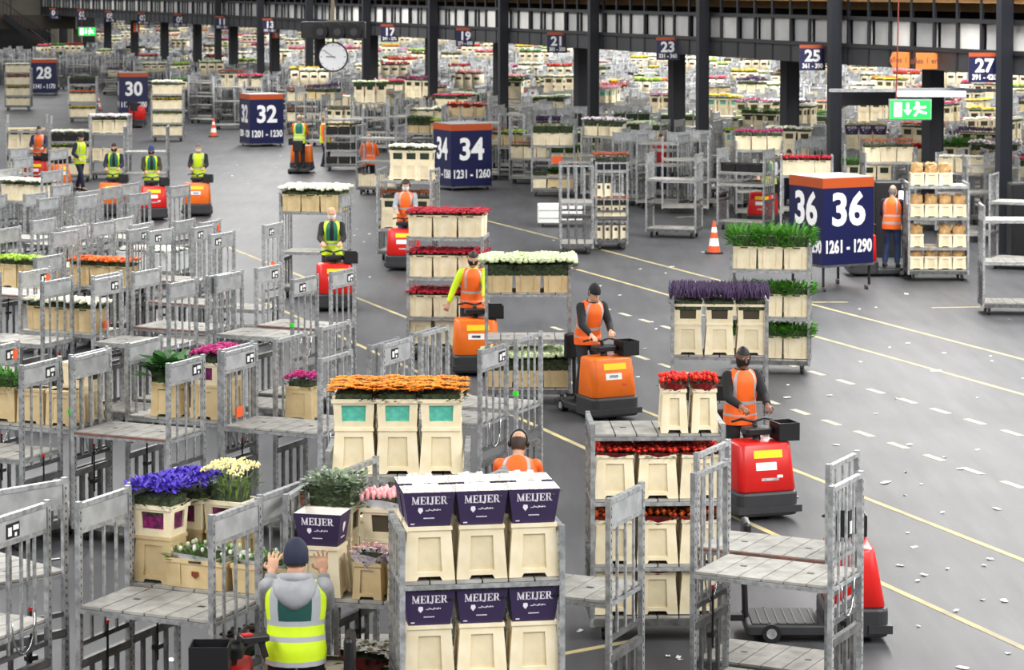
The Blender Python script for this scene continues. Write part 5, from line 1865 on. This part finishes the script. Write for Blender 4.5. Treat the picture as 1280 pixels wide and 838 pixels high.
M_Q6 = cart(GC(22, 138, .05), .05, 'tall white loaded trolley beside the twenty-eight box', (.75, 1.30, 1.9), ('plain', 'plain'), 78, detail=1)
for z, sh, fk in ((.25, 'bottom', 'lime'), (.75, 'lower', 'yellow'), (1.30, 'upper', 'orange'), (1.9, 'top', 'white')):
    row(M_Q6, z, 3, 'crate', fk, 'the %s shelf of the trolley by the twenty-eight box' % sh, y=-.15, lo=True, fscale=(1, 1, .7))
M_Q7 = cart(GC(103, 153, .05), .05, 'moving trolley with orange blooms between the two left number boxes', (.95, 1.75), ('plain', 'plain'), 79, detail=1)
row(M_Q7, .95, 3, 'crate', 'orange', 'the middle shelf of the trolley between number boxes', y=-.15, lo=True)
row(M_Q7, .25, 3, 'crate', 'yellow', 'the bottom deck of the trolley between number boxes', y=-.15, lo=True)
row(M_Q7, 1.75, 3, 'black', 'hedge', 'the top shelf of the trolley between number boxes', y=-.15, lo=True, fscale=(1, 1, .5))
# trolley of paper bags
M_E = cart(GC(1173, 352, -.02), -.02, 'steel trolley stacked with brown paper bags in small cream buckets', (.72, 1.36, 2.03), ('plain', 'plain'), 80, detail=1)
for z, sh in ((.25, 'bottom'), (.72, 'lower'), (1.36, 'upper'), (2.03, 'top')):
    for i in range(4):
        wh = '%s on the %s shelf of the paper bag trolley' % (('first', 'second', 'third', 'fourth')[i], sh)
        if (sh, i) == ('lower', 1) or (sh, i) == ('top', 3):
            continue
        unit(M_E, -.45 + i * .30, -.22, z, 'csmall', 'paper', wh)
M_F = cart(FL(1229, 257, -.06), -.06, 'bare trolley cut by the right edge with a low pale shelf', (1.02, 1.82), ('plain', 'plain'), 81, detail=1)
M_F2 = cart(FL(1236, 218, YW), YW, 'grey trolley before the black cabinets at the right edge', (1.5,), ('plain', 'plain'), 82, detail=1)
M_RF = cart(GC(1008, 302, -.1), -.1, 'trolley topped with red blooms behind the thirty-six box', (.8, 1.62), ('plain', 'plain'), 83, detail=1)
row(M_RF, 1.62, 3, 'crate', 'red', 'the top shelf of the trolley behind the thirty-six box', y=-.15)
M_PG = cart(GC(1086, 283, -.1), -.1, 'trolley with pink and green blooms in dark-windowed buckets behind the older man', (.9,), ('plain', 'plain'), 84, detail=1)
row(M_PG, .9, 3, 'greenc', ['fern', 'pink_white', 'pink_white'], 'the trolley behind the older man in orange', y=-.15)
# low white box rolling past the clipped foliage
pq = G(700, 284)
lbx = MB()
rbox(lbx, -.58, .58, -.3, .3, .1, .58, .04, 0)
lbx.bx(-.56, .56, -.305, -.3, .22, .24, 1).bx(-.56, .56, -.305, -.3, .42, .44, 1)
spawn(('flat_trolley', lbx.mesh('white_box', [WHITE, STEEL]), [('caster', M_CASTER, [], Matrix.Translation((sx * .45, sy * .2, -.03))) for sx in (-1, 1) for sy in (-1, 1)]), TR((pq.x, pq.y + .3, 0), 0), 'low white box on castors rolling past the clipped foliage trolley', 'trolley')
# trolleys behind the open floor that stand out by their loads
def backcart(px, py, z, bk, fk, lab, who, n=3, fscale=None, yaw=-.1, extra=()):
    M = cart(GC(px, py, yaw), yaw, lab, (z,) + tuple(extra), ('plain', 'plain'), int(px), detail=1, group=None)
    if n == 1:
        unit(M, 0, -.12, z, bk, fk, 'on ' + who, fscale=fscale, lo=False)
    else:
        row(M, z, n, bk, fk, who, y=-.12, fscale=fscale)
    return M

backcart(552, 192, 1.30, 'crate', 'dark_brown', 'trolley with tall dried brown plumes behind the thirty-four box', 'the trolley of dried plumes', 2, (1.5, 1.2, 2.0))
backcart(530, 208, 1.15, 'tcrate', ['eucalyptus', 'eucalyptus', 'lime'], 'trolley of grey-green and lime bunches left of the thirty-four box', 'the trolley left of the thirty-four box')
backcart(692, 217, 1.30, 'crate', 'lavender', 'trolley topped with dark lavender behind the clipped foliage', 'the trolley behind the clipped foliage')
backcart(636, 222, 1.05, 'tcrate', ['brown', 'lime', 'lime'], 'trolley of russet and lime blooms right of the thirty-four box', 'the trolley right of the thirty-four box')
backcart(1082, 258, 1.60, 'printed', 'cream_bud', 'trolley with three purple lettered collars left of the exit sign column', 'the trolley left of the exit sign column')
backcart(789, 226, 1.25, 'greenc', 'hedge', 'trolley of green-windowed buckets by the column under sign twenty-three', 'the trolley by the twenty-three column')
backcart(913, 246, 1.20, 'teal', 'lime', 'trolley with one lone teal-windowed bucket right of the middle columns', 'the trolley right of the middle columns', 1)
backcart(288, 150, 1.45, 'darkc', 'brown', 'trolley of dark-windowed buckets left of the thirty-two box', 'the trolley left of the thirty-two box')
M_ST = backcart(376, 168, 1.40, 'crate', 'brown', 'trolley stacked with cream crates right behind the thirty-two box', 'the upper shelf behind the thirty-two box', extra=(.55,))
row(M_ST, .55, 3, 'crate', 'brown', 'the lower shelf behind the thirty-two box', y=-.12)
backcart(311, 158, 1.75, 'crate', 'pink', 'trolley topped with pink blooms just behind the thirty-two box', 'the pink trolley behind the thirty-two box', 2, (1, 1, 1.5))
backcart(440, 168, 1.20, 'tcrate', 'orange', 'trolley of orange blooms below the clock', 'the trolley below the clock')
backcart(1148, 276, 1.5, 'std', ['orange', 'rose', 'rose'], 'trolley with red and orange blooms behind the paper bags', 'the trolley behind the paper bags')
backcart(1205, 268, 1.15, 'darkc', 'fern', 'trolley of tall green stems left of the post by sign twenty-seven', 'the trolley left of the twenty-seven post', fscale=(1, 1, 1.3))
# black cabinets
def cabinet(px, py, wd, label):
    p = G(px, py)
    b = MB()
    rbox(b, 0, wd, 0, .6, .0, 1.75, .03, 0)
    b.bx(.03, wd - .03, -.01, 0, 1.30, 1.33, 1)
    d = MB().bx(.04, wd - .04, -.02, 0, .12, 1.27).mesh('door', [BLACKP])
    h = MB().bx(wd - .12, wd - .09, -.04, -.02, .7, .9).mesh('handle', [STEEL])
    sc_ = MB().bx(.05, wd - .05, -.02, 0, 1.36, 1.68).mesh('drawer', [BLACKP])
    spawn(('cabinet', b.mesh('cabinet', [BLACKP, DARK]), [('door', d, [('handle', h, [])]), ('drawer', sc_, [])]), TR((p.x, p.y, 0)), label, 'cabinet')
cabinet(1264, 325, .9, 'black cabinet at the right edge behind the bare trolley')
cabinet(1093, 322, .62, 'black cabinet behind the older man in the orange vest')
scr = G(1129, 322)
o = MB()
rbox(o, -.14, .14, -.02, .02, 0, .36, .02, 0)
spawn(('screen', o.mesh('screen', [BLACKP]), [('lit_panel', MB().bx(-.12, .12, -.024, -.02, .02, .34).mesh('lit_panel', [glow('screen_glow', (220, 228, 255), 1.6)]), [], None, 'bright screen'), ('stand', MB().bx(-.03, .03, -.015, .015, -1.2, 0).bx(-.15, .15, -.12, .12, -1.2, -1.18).mesh('stand', [DARK]), [])]), TR((scr.x, scr.y, 1.2)), 'bright upright screen in front of the older man in orange', 'screen')

# ------------------------------------------------------------------ tractors and people
tractor(43, 239, .0, 'red', 'red tow tractor under the orange vested driver at the left edge', dict(label='driver in an orange vest and blue mask on a red tractor, left edge', pose='drive', jacket='navy', vst='orange', mask='blue', hair='black'))
tractor(139, 271, .05, 'orange', 'orange tow tractor beneath the green vested driver with a black face cover', dict(label='driver in green and yellow vest with black face cover on an orange tractor', pose='drive', jacket='navy', vst='gy', mask='gaiter', hair='brown'))
tractor(85, 243, 1.2, 'orange', 'orange tow tractor standing side-on beside the man in a dark cap')
tractor(192, 276, .2, 'red', 'red tow tractor under the driver in a blue cap', dict(label='driver in a blue cap, olive jacket and green vest', pose='drive', jacket='olive', vst='gy', mask='gaiter', hat=('cap', 'blue')))
tractor(245, 271, .03, 'orange', 'orange tow tractor alone on the open floor', dict(label='driver with white mask, yellow vest and black sleeves on the open floor', pose='drive', jacket='black', vst='yellow', mask='white', hair='grey'))
tractor(379, 214, pi - .05, 'orange', 'orange and black tow tractor seen from behind near the thirty-two box', dict(label='driver seen from behind in a green and yellow vest near the thirty-two box', pose='drive', jacket='orange', vst='gy', hair='grey', trousers='black'))
tractor(503, 339, -.05, 'red', 'red tow tractor of the masked driver in a grey hoodie and orange vest', dict(label='driver in orange vest over grey sleeves with headphones and white mask', pose='drive', jacket='grey', vst='orange_open', mask='white', phones=True, trousers='denim'))
tractor(420, 390, .15, 'red', 'red tow tractor in front of the white cushion trolley', dict(label='bald driver in black with white mask in front of the white cushion trolley', pose='drive', jacket='black', trousers='black', vst='gy', mask='white', hair=None, turn=-.1))
tractor(592, 463, .1, 'orange', 'orange tow tractor in front of the crimson bloom trolley', dict(label='bearded driver in orange vest and black face cover holding one arm out', pose='drive_out', jacket='yellow', trousers='navy', vst='orange', mask='gaiter', hair='black'))
tractor(757, 522, .45, 'orange', 'orange tow tractor pulling the pale green hydrangeas', dict(label='driver in black leaning forward ahead of the pale green hydrangeas', pose='drive_low', jacket='black', trousers='dark', vst='orange', hair='black', hat=('beanie', 'black')))
tractor(962, 652, .30, 'red', 'red tow tractor passing the rose trolley', dict(label='driver in an orange vest and black sleeves passing the rose trolley', pose='drive', jacket='black', trousers='black', vst='orange', hair='black', skin=SKIN_D, mask='gaiter'))
tractor(1098, 793, pi / 2, 'red', 'red tow tractor parked behind the lower right trolleys')
tractor(1060, 344, -pi / 2, 'red', 'red and grey tow tractor behind the thirty-six box', dict(label='older man in an orange vest and jeans seen from behind at the screen', pose='work', jacket='navy', trousers='denim', vst='orange', hair='grey', mask='white', turn=pi + pi / 2 - .35, dy=.44), fixed=True)
tractor(940, 289, -.35, 'red', 'red tow tractor half hidden by the bright green ferns', dict(label='driver in a green vest and grey sleeves behind the bright green ferns', pose='drive', jacket='grey', trousers='dark', vst='gy', mask='blue', hair='black'))
tractor(173, 158, pi, 'red', 'dark tow tractor seen from behind below the thirty box')
_ty = G(218, 1003)
OBB.append((_ty.x + .75, 19.7, .82, .45, 0))
Mt = TR((_ty.x, 19.7, 0), -pi / 2) @ Matrix.Translation((0, .5, 0))
spawn(tractor_spec('red'), Mt @ Matrix.Diagonal((1, 1, 1.12, 1)), 'tow tractor with black basket beside the man in the hooded top', 'tow tractor')
q = Mt @ Vector((0, .42, .21))
person(q, pi + .03, 'man in a grey hooded top, black cap and yellow green vest, seen from behind', 'reach', 'grey', 'black', 'hood', hat=('beanie', 'navy'), hood=True, scale=(1.16, 1.1, 1.0))
def walker(px, py, rz, label, **kw):
    p = settle(G(px, py), .24, .24, 0)
    person((p.x, p.y, 0), rz, label, **kw)
walker(645, 752, pi - .1, 'dark-haired man in an orange vest bent behind the purple collar trolley', pose='bend', jacket='orange', vst='orange', hair='brown', trousers='navy', phones=True)
walker(100, 238, .9, 'walking man in dark cap and yellow vest beside the mixed box trolley', pose='walk', jacket='navy', vst='yellow', hat=('beanie', 'black'))
walker(832, 203, pi + .5, 'worker in orange and blue jeans by the column under sign twenty-three', pose='work', jacket='orange', trousers='denim', vst='orange')
walker(789, 196, .3, 'worker in yellow half hidden behind greenery left of sign twenty-three', pose='stand', jacket='yellow', vst='yellow', hair='black')
walker(1231, 184, pi, 'worker in yellow vest seen from behind below sign twenty-seven', pose='stand', jacket='yellow', vst='yellow', hair='black')
walker(1239, 188, .2, 'second yellow vested worker below sign twenty-seven', pose='stand', jacket='yellow', vst='yellow', hair='brown')
walker(406, 208, 1.2, 'worker in orange and yellow beside the black crate trolley', pose='stand', jacket='orange', vst='yellow')
walker(461, 240, pi, 'worker in orange behind the grey trolley with low cream crates', pose='work', jacket='orange', vst='orange')
walker(985, 266, .1, 'dark-haired masked worker behind the red blooms', pose='drive', jacket='black', mask='white', hair='black')
walker(825, 240, .4, 'worker in red behind the large empty trolley', pose='stand', jacket='red', vst=None, hair='brown')
walker(197, 88, 0, 'distant worker in orange beside a far column', pose='stand', jacket='orange', vst='orange')
walker(516, 94, 0, 'distant worker in yellow among the far trolleys', pose='stand', jacket='yellow', vst='yellow')

# ------------------------------------------------------------------ cones and scraps of paper
CONE_W = mat('cone_white', (240, 238, 232), .5)
CONE_O = mat('cone_orange', (240, 84, 30), .45)
cb = MB().bx(-.2, .2, -.2, .2, 0, .04).mesh('cone_base', [BLACK])
def ring_(z0, z1, m):
    f = lambda z: .155 - .125 * z / .75
    return MB().tube([(0, 0, z0), (0, 0, z1)], [f(z0), f(z1)], 16).mesh('cone_band', [m])
bands = [('orange_band', ring_(.04, .18, CONE_O), []), ('white_band', ring_(.18, .36, CONE_W), []), ('orange_band', ring_(.36, .50, CONE_O), []), ('white_band', ring_(.50, .62, CONE_W), []), ('orange_band', ring_(.62, .76, CONE_O), [])]
for px, py, lab in ((892.5, 317, 'orange and white traffic cone on the open floor before the dense barred trolley'), (267, 171, 'orange and white traffic cone left of the thirty-two box'), (123, 138, 'orange and white traffic cone left of the thirty box'), (334, 182, 'small orange and white cone tucked right of the thirty-two box')):
    p = G(px, py)
    spawn(('traffic_cone', cb, bands), TR((p.x, p.y, .001)), lab, 'traffic cone')

def scrap_mesh(seed):
    r = random.Random(seed)
    b = MB()
    n = 4
    w, d = r.uniform(.06, .14), r.uniform(.05, .09)
    vs = [(x * w / 2, y * d / 2, .004 + r.uniform(0, .02)) for y in (-1, 0, 1) for x in (-1, 0, 1)]
    vs += [(v[0], v[1], max(v[2] - .003, .001)) for v in vs]
    fs = []
    for y in range(2):
        for x in range(2):
            i = y * 3 + x
            fs.append((i, i + 1, i + 4, i + 3))
            fs.append((i + 12, i + 13, i + 10, i + 9))
    for a, b_ in ((0, 1), (1, 2), (2, 5), (5, 8), (8, 7), (7, 6), (6, 3), (3, 0)):
        fs.append((b_, a, a + 9, b_ + 9))
    b.add(vs, fs)
    return b.mesh('paper_scrap', [PAPER])
SCR = [scrap_mesh(i) for i in range(6)]
pts = [(1107, 604, 2.2), (1200, 587, 1.9), (1170, 464, 2.2), (1131, 620, 1), (1152, 606, 1), (1178, 642, 1), (1246, 637, 1.5), (1134, 667, 1), (1143, 685, 1), (1238, 700, 1.6), (1184, 712, 1.3), (1155, 720, 1.2), (1147, 727, 1), (1230, 708, 1), (1255, 752, 1.4), (1228, 751, 1), (1148, 784, 1), (1195, 765, 1),
       (1203, 836, 1.5), (1260, 818, 1), (1125, 708, 1), (995, 622, 1.8), (985, 482, 1.2), (984, 498, 1.5), (1037, 495, 1.2), (1076, 453, 1.2), (1095, 518, .8), (1120, 499, 1), (1112, 435, .9), (1135, 430, 1.2), (1180, 442, .9), (1222, 498, .9), (1238, 446, 1), (1240, 452, .9), (1278, 474, 1), (1137, 557, 1.2), (1045, 557, 1.2), (1181, 572, 1), (1222, 563, .9), (1132, 591, 1),
       (750, 358, 1.2), (775, 370, 1), (840, 334, 1.4), (692, 301, 1), (800, 337, 1), (832, 342, 1), (869, 353, 1), (880, 316, 1.8), (1133, 368, 2), (1074, 387, 1.2), (1095, 385, 1), (1262, 401, 1.3), (820, 412, 1.3), (806, 437, .9), (797, 472, .9), (815, 403, .9), (880, 395, 1),
       (440, 252, 1.6), (446, 287, 1), (443, 295, 1), (462, 293, 1.3), (455, 303, 1), (462, 347, 1), (475, 358, 1), (340, 300, 1), (325, 262, 1), (344, 210, 1.6), (297, 207, 1.2), (290, 220, 1), (310, 230, 1), (246, 205, 1.3), (210, 187, 1.2), (470, 265, 1), (300, 287, 1), (350, 195, 1),
       (725, 790, 1.3), (850, 826, 1), (835, 822, 1), (848, 823, 1), (215, 826, 2), (68, 700, 1.3)]
for i, (px, py, s) in enumerate(pts):
    p = G(px, py)
    o = link('paper_scrap', SCR[i % 6], M=TR((p.x, p.y, .001), rnd.uniform(0, 6)) @ Matrix.Diagonal((s * .62, s * .5, .8, 1)))
    tag(o, 'scrap of white paper lying on the grey floor', 'paper', 'paper scraps on the floor')

# small gear near the camera
sp = W(318, 797, 19.45)
sb = MB()
rbox(sb, -.06, .06, -.11, .11, 0, .05, .02, 0)
gr = MB().beam((0, .05, 0), (0, .09, -.13), .045, .04)
tr = MB().bx(-.03, .03, -.10, -.02, .05, .062)
spawn(('handheld_scanner', sb.mesh('scanner_body', [BLACKP]), [('grip', gr.mesh('grip', [BLACKP]), []), ('trigger_cover', tr.mesh('trigger_cover', [RED]), [], None, 'red cover')]), TR((sp.x, sp.y, sp.z - .03), -1.2), 'black and red handheld scanner on the tractor beside the man in the hooded top', 'scanner')
hb_ = M_R2 @ Vector((CL / 2 + .02, -.12, 1.55))
hq = MB().bx(0, .09, -.10, .10, -.12, .12, 0).bx(.09, .095, -.07, .0, -.09, .02, 1)
spawn(('document_holder', hq.mesh('document_holder', [BLACKP, PAPER]), []), TR(hb_, YR), 'black document holder hung on the barred end of the second lower right trolley', 'holder')
# ------------------------------------------------------------------ the crowd of trolleys under and beyond the gallery
import numpy as np
BOUND = [(-60, 108), (130, 116), (150, 124), (200, 128), (232, 150), (300, 164), (360, 168), (400, 186), (440, 190), (520, 200), (560, 216), (640, 232), (700, 228), (735, 255), (800, 262), (880, 270), (960, 278), (1040, 288), (1130, 298), (1220, 310), (1320, 318)]

def bound(x):
    for a, b_ in zip(BOUND, BOUND[1:]):
        if x <= b_[0]:
            return a[1] + (b_[1] - a[1]) * max(0, x - a[0]) / (b_[0] - a[0])
    return BOUND[-1][1]

LMK = [(69, 'sign one'), (103, 'sign three'), (138, 'sign five'), (179, 'sign seven'), (225, 'sign nine'), (278, 'sign eleven'), (338, 'sign thirteen'), (416, 'the clock'), (487, 'sign seventeen'), (581, 'sign nineteen'),
       (697, 'sign twenty-one'), (835, 'sign twenty-three'), (1016, 'sign twenty-five'), (1138, 'the green exit sign'), (1230, 'sign twenty-seven')]
RANK = {}
R8 = random.Random(5)
LOADS = ['white', 'white', 'white_tight', 'pale_green', 'red', 'pink', 'lime', 'yellow', 'orange', 'hedge', 'lavender', 'brown', 'dark_brown', 'magenta', 'rose', 'pink_white', 'fern', 'seed', 'tulip_pink', 'pale_green']
SHORT = dict(white_tight='bright white', white='white', red='crimson', pink='pink', lime='lime green', yellow='yellow', orange='orange', hedge='leafy green', lavender='dark purple', brown='russet', dark_brown='dark brown', magenta='magenta', rose='red', pink_white='pale pink', fern='bright green', seed='olive', tulip_pink='soft pink', pale_green='pale green')
NCART = [len(CARTS)]
MAXC = 296
far = []
y = 50.0
while y < 285:
    near = NCART[0] < MAXC
    dz = 1.55 if y < 80 else 1.7 if near else 1.9 + (y - 90) * .022
    x = -.235 * y
    x += R8.uniform(0, 1)
    while x < .235 * y:
        px, py = proj((x, y, 0))
        step = 1.72 + R8.uniform(-.15, .35)
        if -30 < px < 1310 and py < bound(px) and R8.random() < .93 and not (px < 118 and y > GB.y - 4):
            yaw = R8.choice((-.42, -.42, -.42, 1.15, 0.0)) + R8.uniform(-.12, .12)
            yy = y + R8.uniform(-.25, .25)
            if not hits(x, yy, CL / 2 + .03, CD / 2 + .03, yaw):
                OBB.append((x, yy, CL / 2 + .03, CD / 2 + .03, yaw))
                if NCART[0] < MAXC:
                    NCART[0] += 1
                    k = R8.randrange(8)
                    lm = min(LMK, key=lambda q: abs(q[0] - px))[1]
                    RANK[lm] = RANK.get(lm, 0) + 1
                    where = '%s back below %s' % (ordi(RANK[lm]), lm)
                    load = R8.choice(LOADS) if R8.random() < .42 else None
                    M = TR((x, yy, 0), yaw)
                    nm = 'grey trolley with %s load, %s' % (SHORT[load], where) if load else 'bare grey trolley, %s' % where
                    tag(link('auction_trolley', LOWM[k], M=M), nm, 'trolley', 'trolleys crowded under the gallery')
                    if load:
                        zs = LOW[k][1]
                        z = zs[-1]
                        if R8.random() < .35:
                            bk = R8.choice(('greenc', 'darkc', 'darkc', 'teal'))
                        else:
                            bk = R8.choice(('crate', 'tcrate', 'std', 'crate'))
                        kind = BUCKETS[bk][0]
                        if COUNT.get(kind, 0) > 296:
                            bk = 'std' if kind == 'flower_crate' else 'crate'
                            kind = BUCKETS[bk][0]
                        if COUNT.get(kind, 0) <= 296:
                            n = 3
                            for i in range(n):
                                unit(M, -.42 + i * .42, R8.uniform(-.15, .1), z, bk, load, '%s on the trolley %s' % (('first', 'second', 'third')[i], where), lo=True, var=0, fscale=(1.1, 1.2, R8.uniform(.7, 1.2)))
                        else:
                            far.append((x, yy, yaw, k, load, z, False))
                else:
                    far.append((x, yy, yaw, R8.randrange(8), R8.choice(LOADS) if R8.random() < .30 else None, None, True))
        x += step
    y += dz

# beyond about three hundred trolleys: one mass each of trolleys, crates and flowers
class Bulk:
    def __init__(s):
        s.V, s.L, s.S, s.M, s.n = [], [], [], [], 0

    def put(s, v, f, m, M):
        a = np.asarray(v)
        R = np.array([[c for c in r] for r in M])
        s.V.append(a @ R[:3, :3].T + R[:3, 3])
        for q, mi in zip(f, m):
            pass
        s.L.append(f[0] + s.n)
        s.S.append(f[1])
        s.M.append(m)
        s.n += len(a)

    def mesh(s, name, mats):
        V = np.concatenate(s.V).astype('f4')
        L = np.concatenate(s.L).astype('i4')
        S = np.concatenate(s.S).astype('i4')
        me = bpy.data.meshes.new(name)
        me.vertices.add(len(V))
        me.vertices.foreach_set('co', V.ravel())
        me.loops.add(len(L))
        me.loops.foreach_set('vertex_index', L)
        me.polygons.add(len(S))
        me.polygons.foreach_set('loop_start', np.concatenate(([0], np.cumsum(S)[:-1])).astype('i4'))
        for m in mats:
            me.materials.append(m)
        me.polygons.foreach_set('material_index', np.concatenate(s.M).astype('i4'))
        me.update(calc_edges=True)
        me.validate()
        return me

def packed(b):
    return (np.array(b.v), (np.array([i for f in b.f for i in f]), np.array([len(f) for f in b.f])), np.array(b.m))

PK = [packed(b) for b, z in LOW]
_cr = []
for i in range(2):
    q = MB()
    for j in range(3):
        h_ = .36 if i == 0 else .62
        q.frus(0, .40, .34, h_, .40 if i == 0 else .36, .36, 0, cx=-.42 + j * .42)
        q.bx(-.42 + j * .42 - .12, -.42 + j * .42 + .12, -.186, -.17, h_ * .62, h_ * .8, 1)
    _cr.append((packed(q), h_))
_fl = {}
for ld in LOADS:
    q = MB()
    r = random.Random(len(ld))
    q.bx(-.6, .6, -.17, .17, -.02, .06, 1)
    for j in range(46):
        q.ball((r.uniform(-.62, .62), r.uniform(-.2, .2), .08 + r.uniform(0, .06)), r.uniform(.04, .07), 5, 3, 0)
    _fl[ld] = packed(q)
FMI = {ld: i for i, ld in enumerate(LOADS)}
A, B_, C_ = Bulk(), Bulk(), Bulk()
for (x, yy, yaw, k, load, z, whole) in far:
    M = TR((x, yy, 0), yaw)
    if whole:
        A.put(*PK[k], M)
    if load:
        z = z or LOW[k][1][-1]
        (pk, h_) = _cr[R8.randrange(2)]
        B_.put(*pk, M @ Matrix.Translation((0, 0, z)))
        v, f, m = _fl[load]
        C_.put(v, f, np.where(m == 0, FMI[load], len(LOADS)), M @ Matrix.Translation((0, 0, z + h_)))
if A.V:
    tag(link('trolley_crowd', A.mesh('trolley_crowd', [STEEL, DARK, STEEL_D, PLANK, PLATE])), 'crowd of grey trolleys in the far rows beyond the gallery', 'trolleys', kind='stuff')
if B_.V:
    tag(link('crate_crowd', B_.mesh('crate_crowd', [CREAM, INSIDE])), 'cream crates standing on the far trolleys beyond the gallery', 'crates', kind='stuff')
    tag(link('far_flowers', C_.mesh('far_flowers', [flowers(l, True)[2][0][1].materials[0] if flowers(l, True)[2] else flowers(l, True)[1].materials[0] for l in LOADS] + [FCORE])), 'flowers of many colours on the far trolleys beyond the gallery', 'flowers', kind='stuff')
print('COUNTS', NCART, len(far), COUNT)
for o in bpy.data.objects:
    l_ = o.get('label')
    if l_ and o.parent is None and len(l_.split()) > 16:
        print('LONG', len(l_.split()), l_)
# ------------------------------------------------------------------ light and camera
w = bpy.data.worlds.new('hall_light')
SC.world = w
w.use_nodes = True
w.node_tree.nodes['Background'].inputs['Color'].default_value = (.93, .96, 1.0, 1)
w.node_tree.nodes['Background'].inputs['Strength'].default_value = .32

def lamp(x, y, z, sx, sy, power, col=(1, .98, .95)):
    l = bpy.data.lights.new('roof_lamp_row', 'AREA')
    l.shape = 'RECTANGLE'
    l.size, l.size_y = sx, sy
    l.energy = power
    l.color = col
    o = bpy.data.objects.new('roof_lamp_row', l)
    COL.objects.link(o)
    o.location = (x, y, z)
    o.rotation_euler = (0, 0, .0)
    return o

for x, k in ((-30, .4), (-10, .9), (10, 1.35), (30, 1.8)):
    for y, ly, e in ((12, 24, 3300), (48, 34, 4300), (95, 44, 5200), (150, 50, 6000), (215, 70, 8000)):
        lamp(x, y, 11, 3.0, ly, e * k * 1.12)

cam = bpy.data.cameras.new('camera')
cam.sensor_width = 36
cam.lens = FPX / 1280 * 36
cam.shift_y = -(419 - YPP) / 1280
cam.clip_end = 1000
cam.dof.use_dof = True
cam.dof.focus_distance = 26
cam.dof.aperture_fstop = 5.0
co = bpy.data.objects.new('camera', cam)
COL.objects.link(co)
co.location = (0, 0, HCAM)
co.rotation_euler = (pi / 2 - PITCH, 0, 0)
SC.camera = co
vs = SC.view_settings
vs.view_transform = 'Standard'
vs.look = 'None'
vs.gamma = 1
vs.exposure = 0.28
vs.use_curve_mapping = False
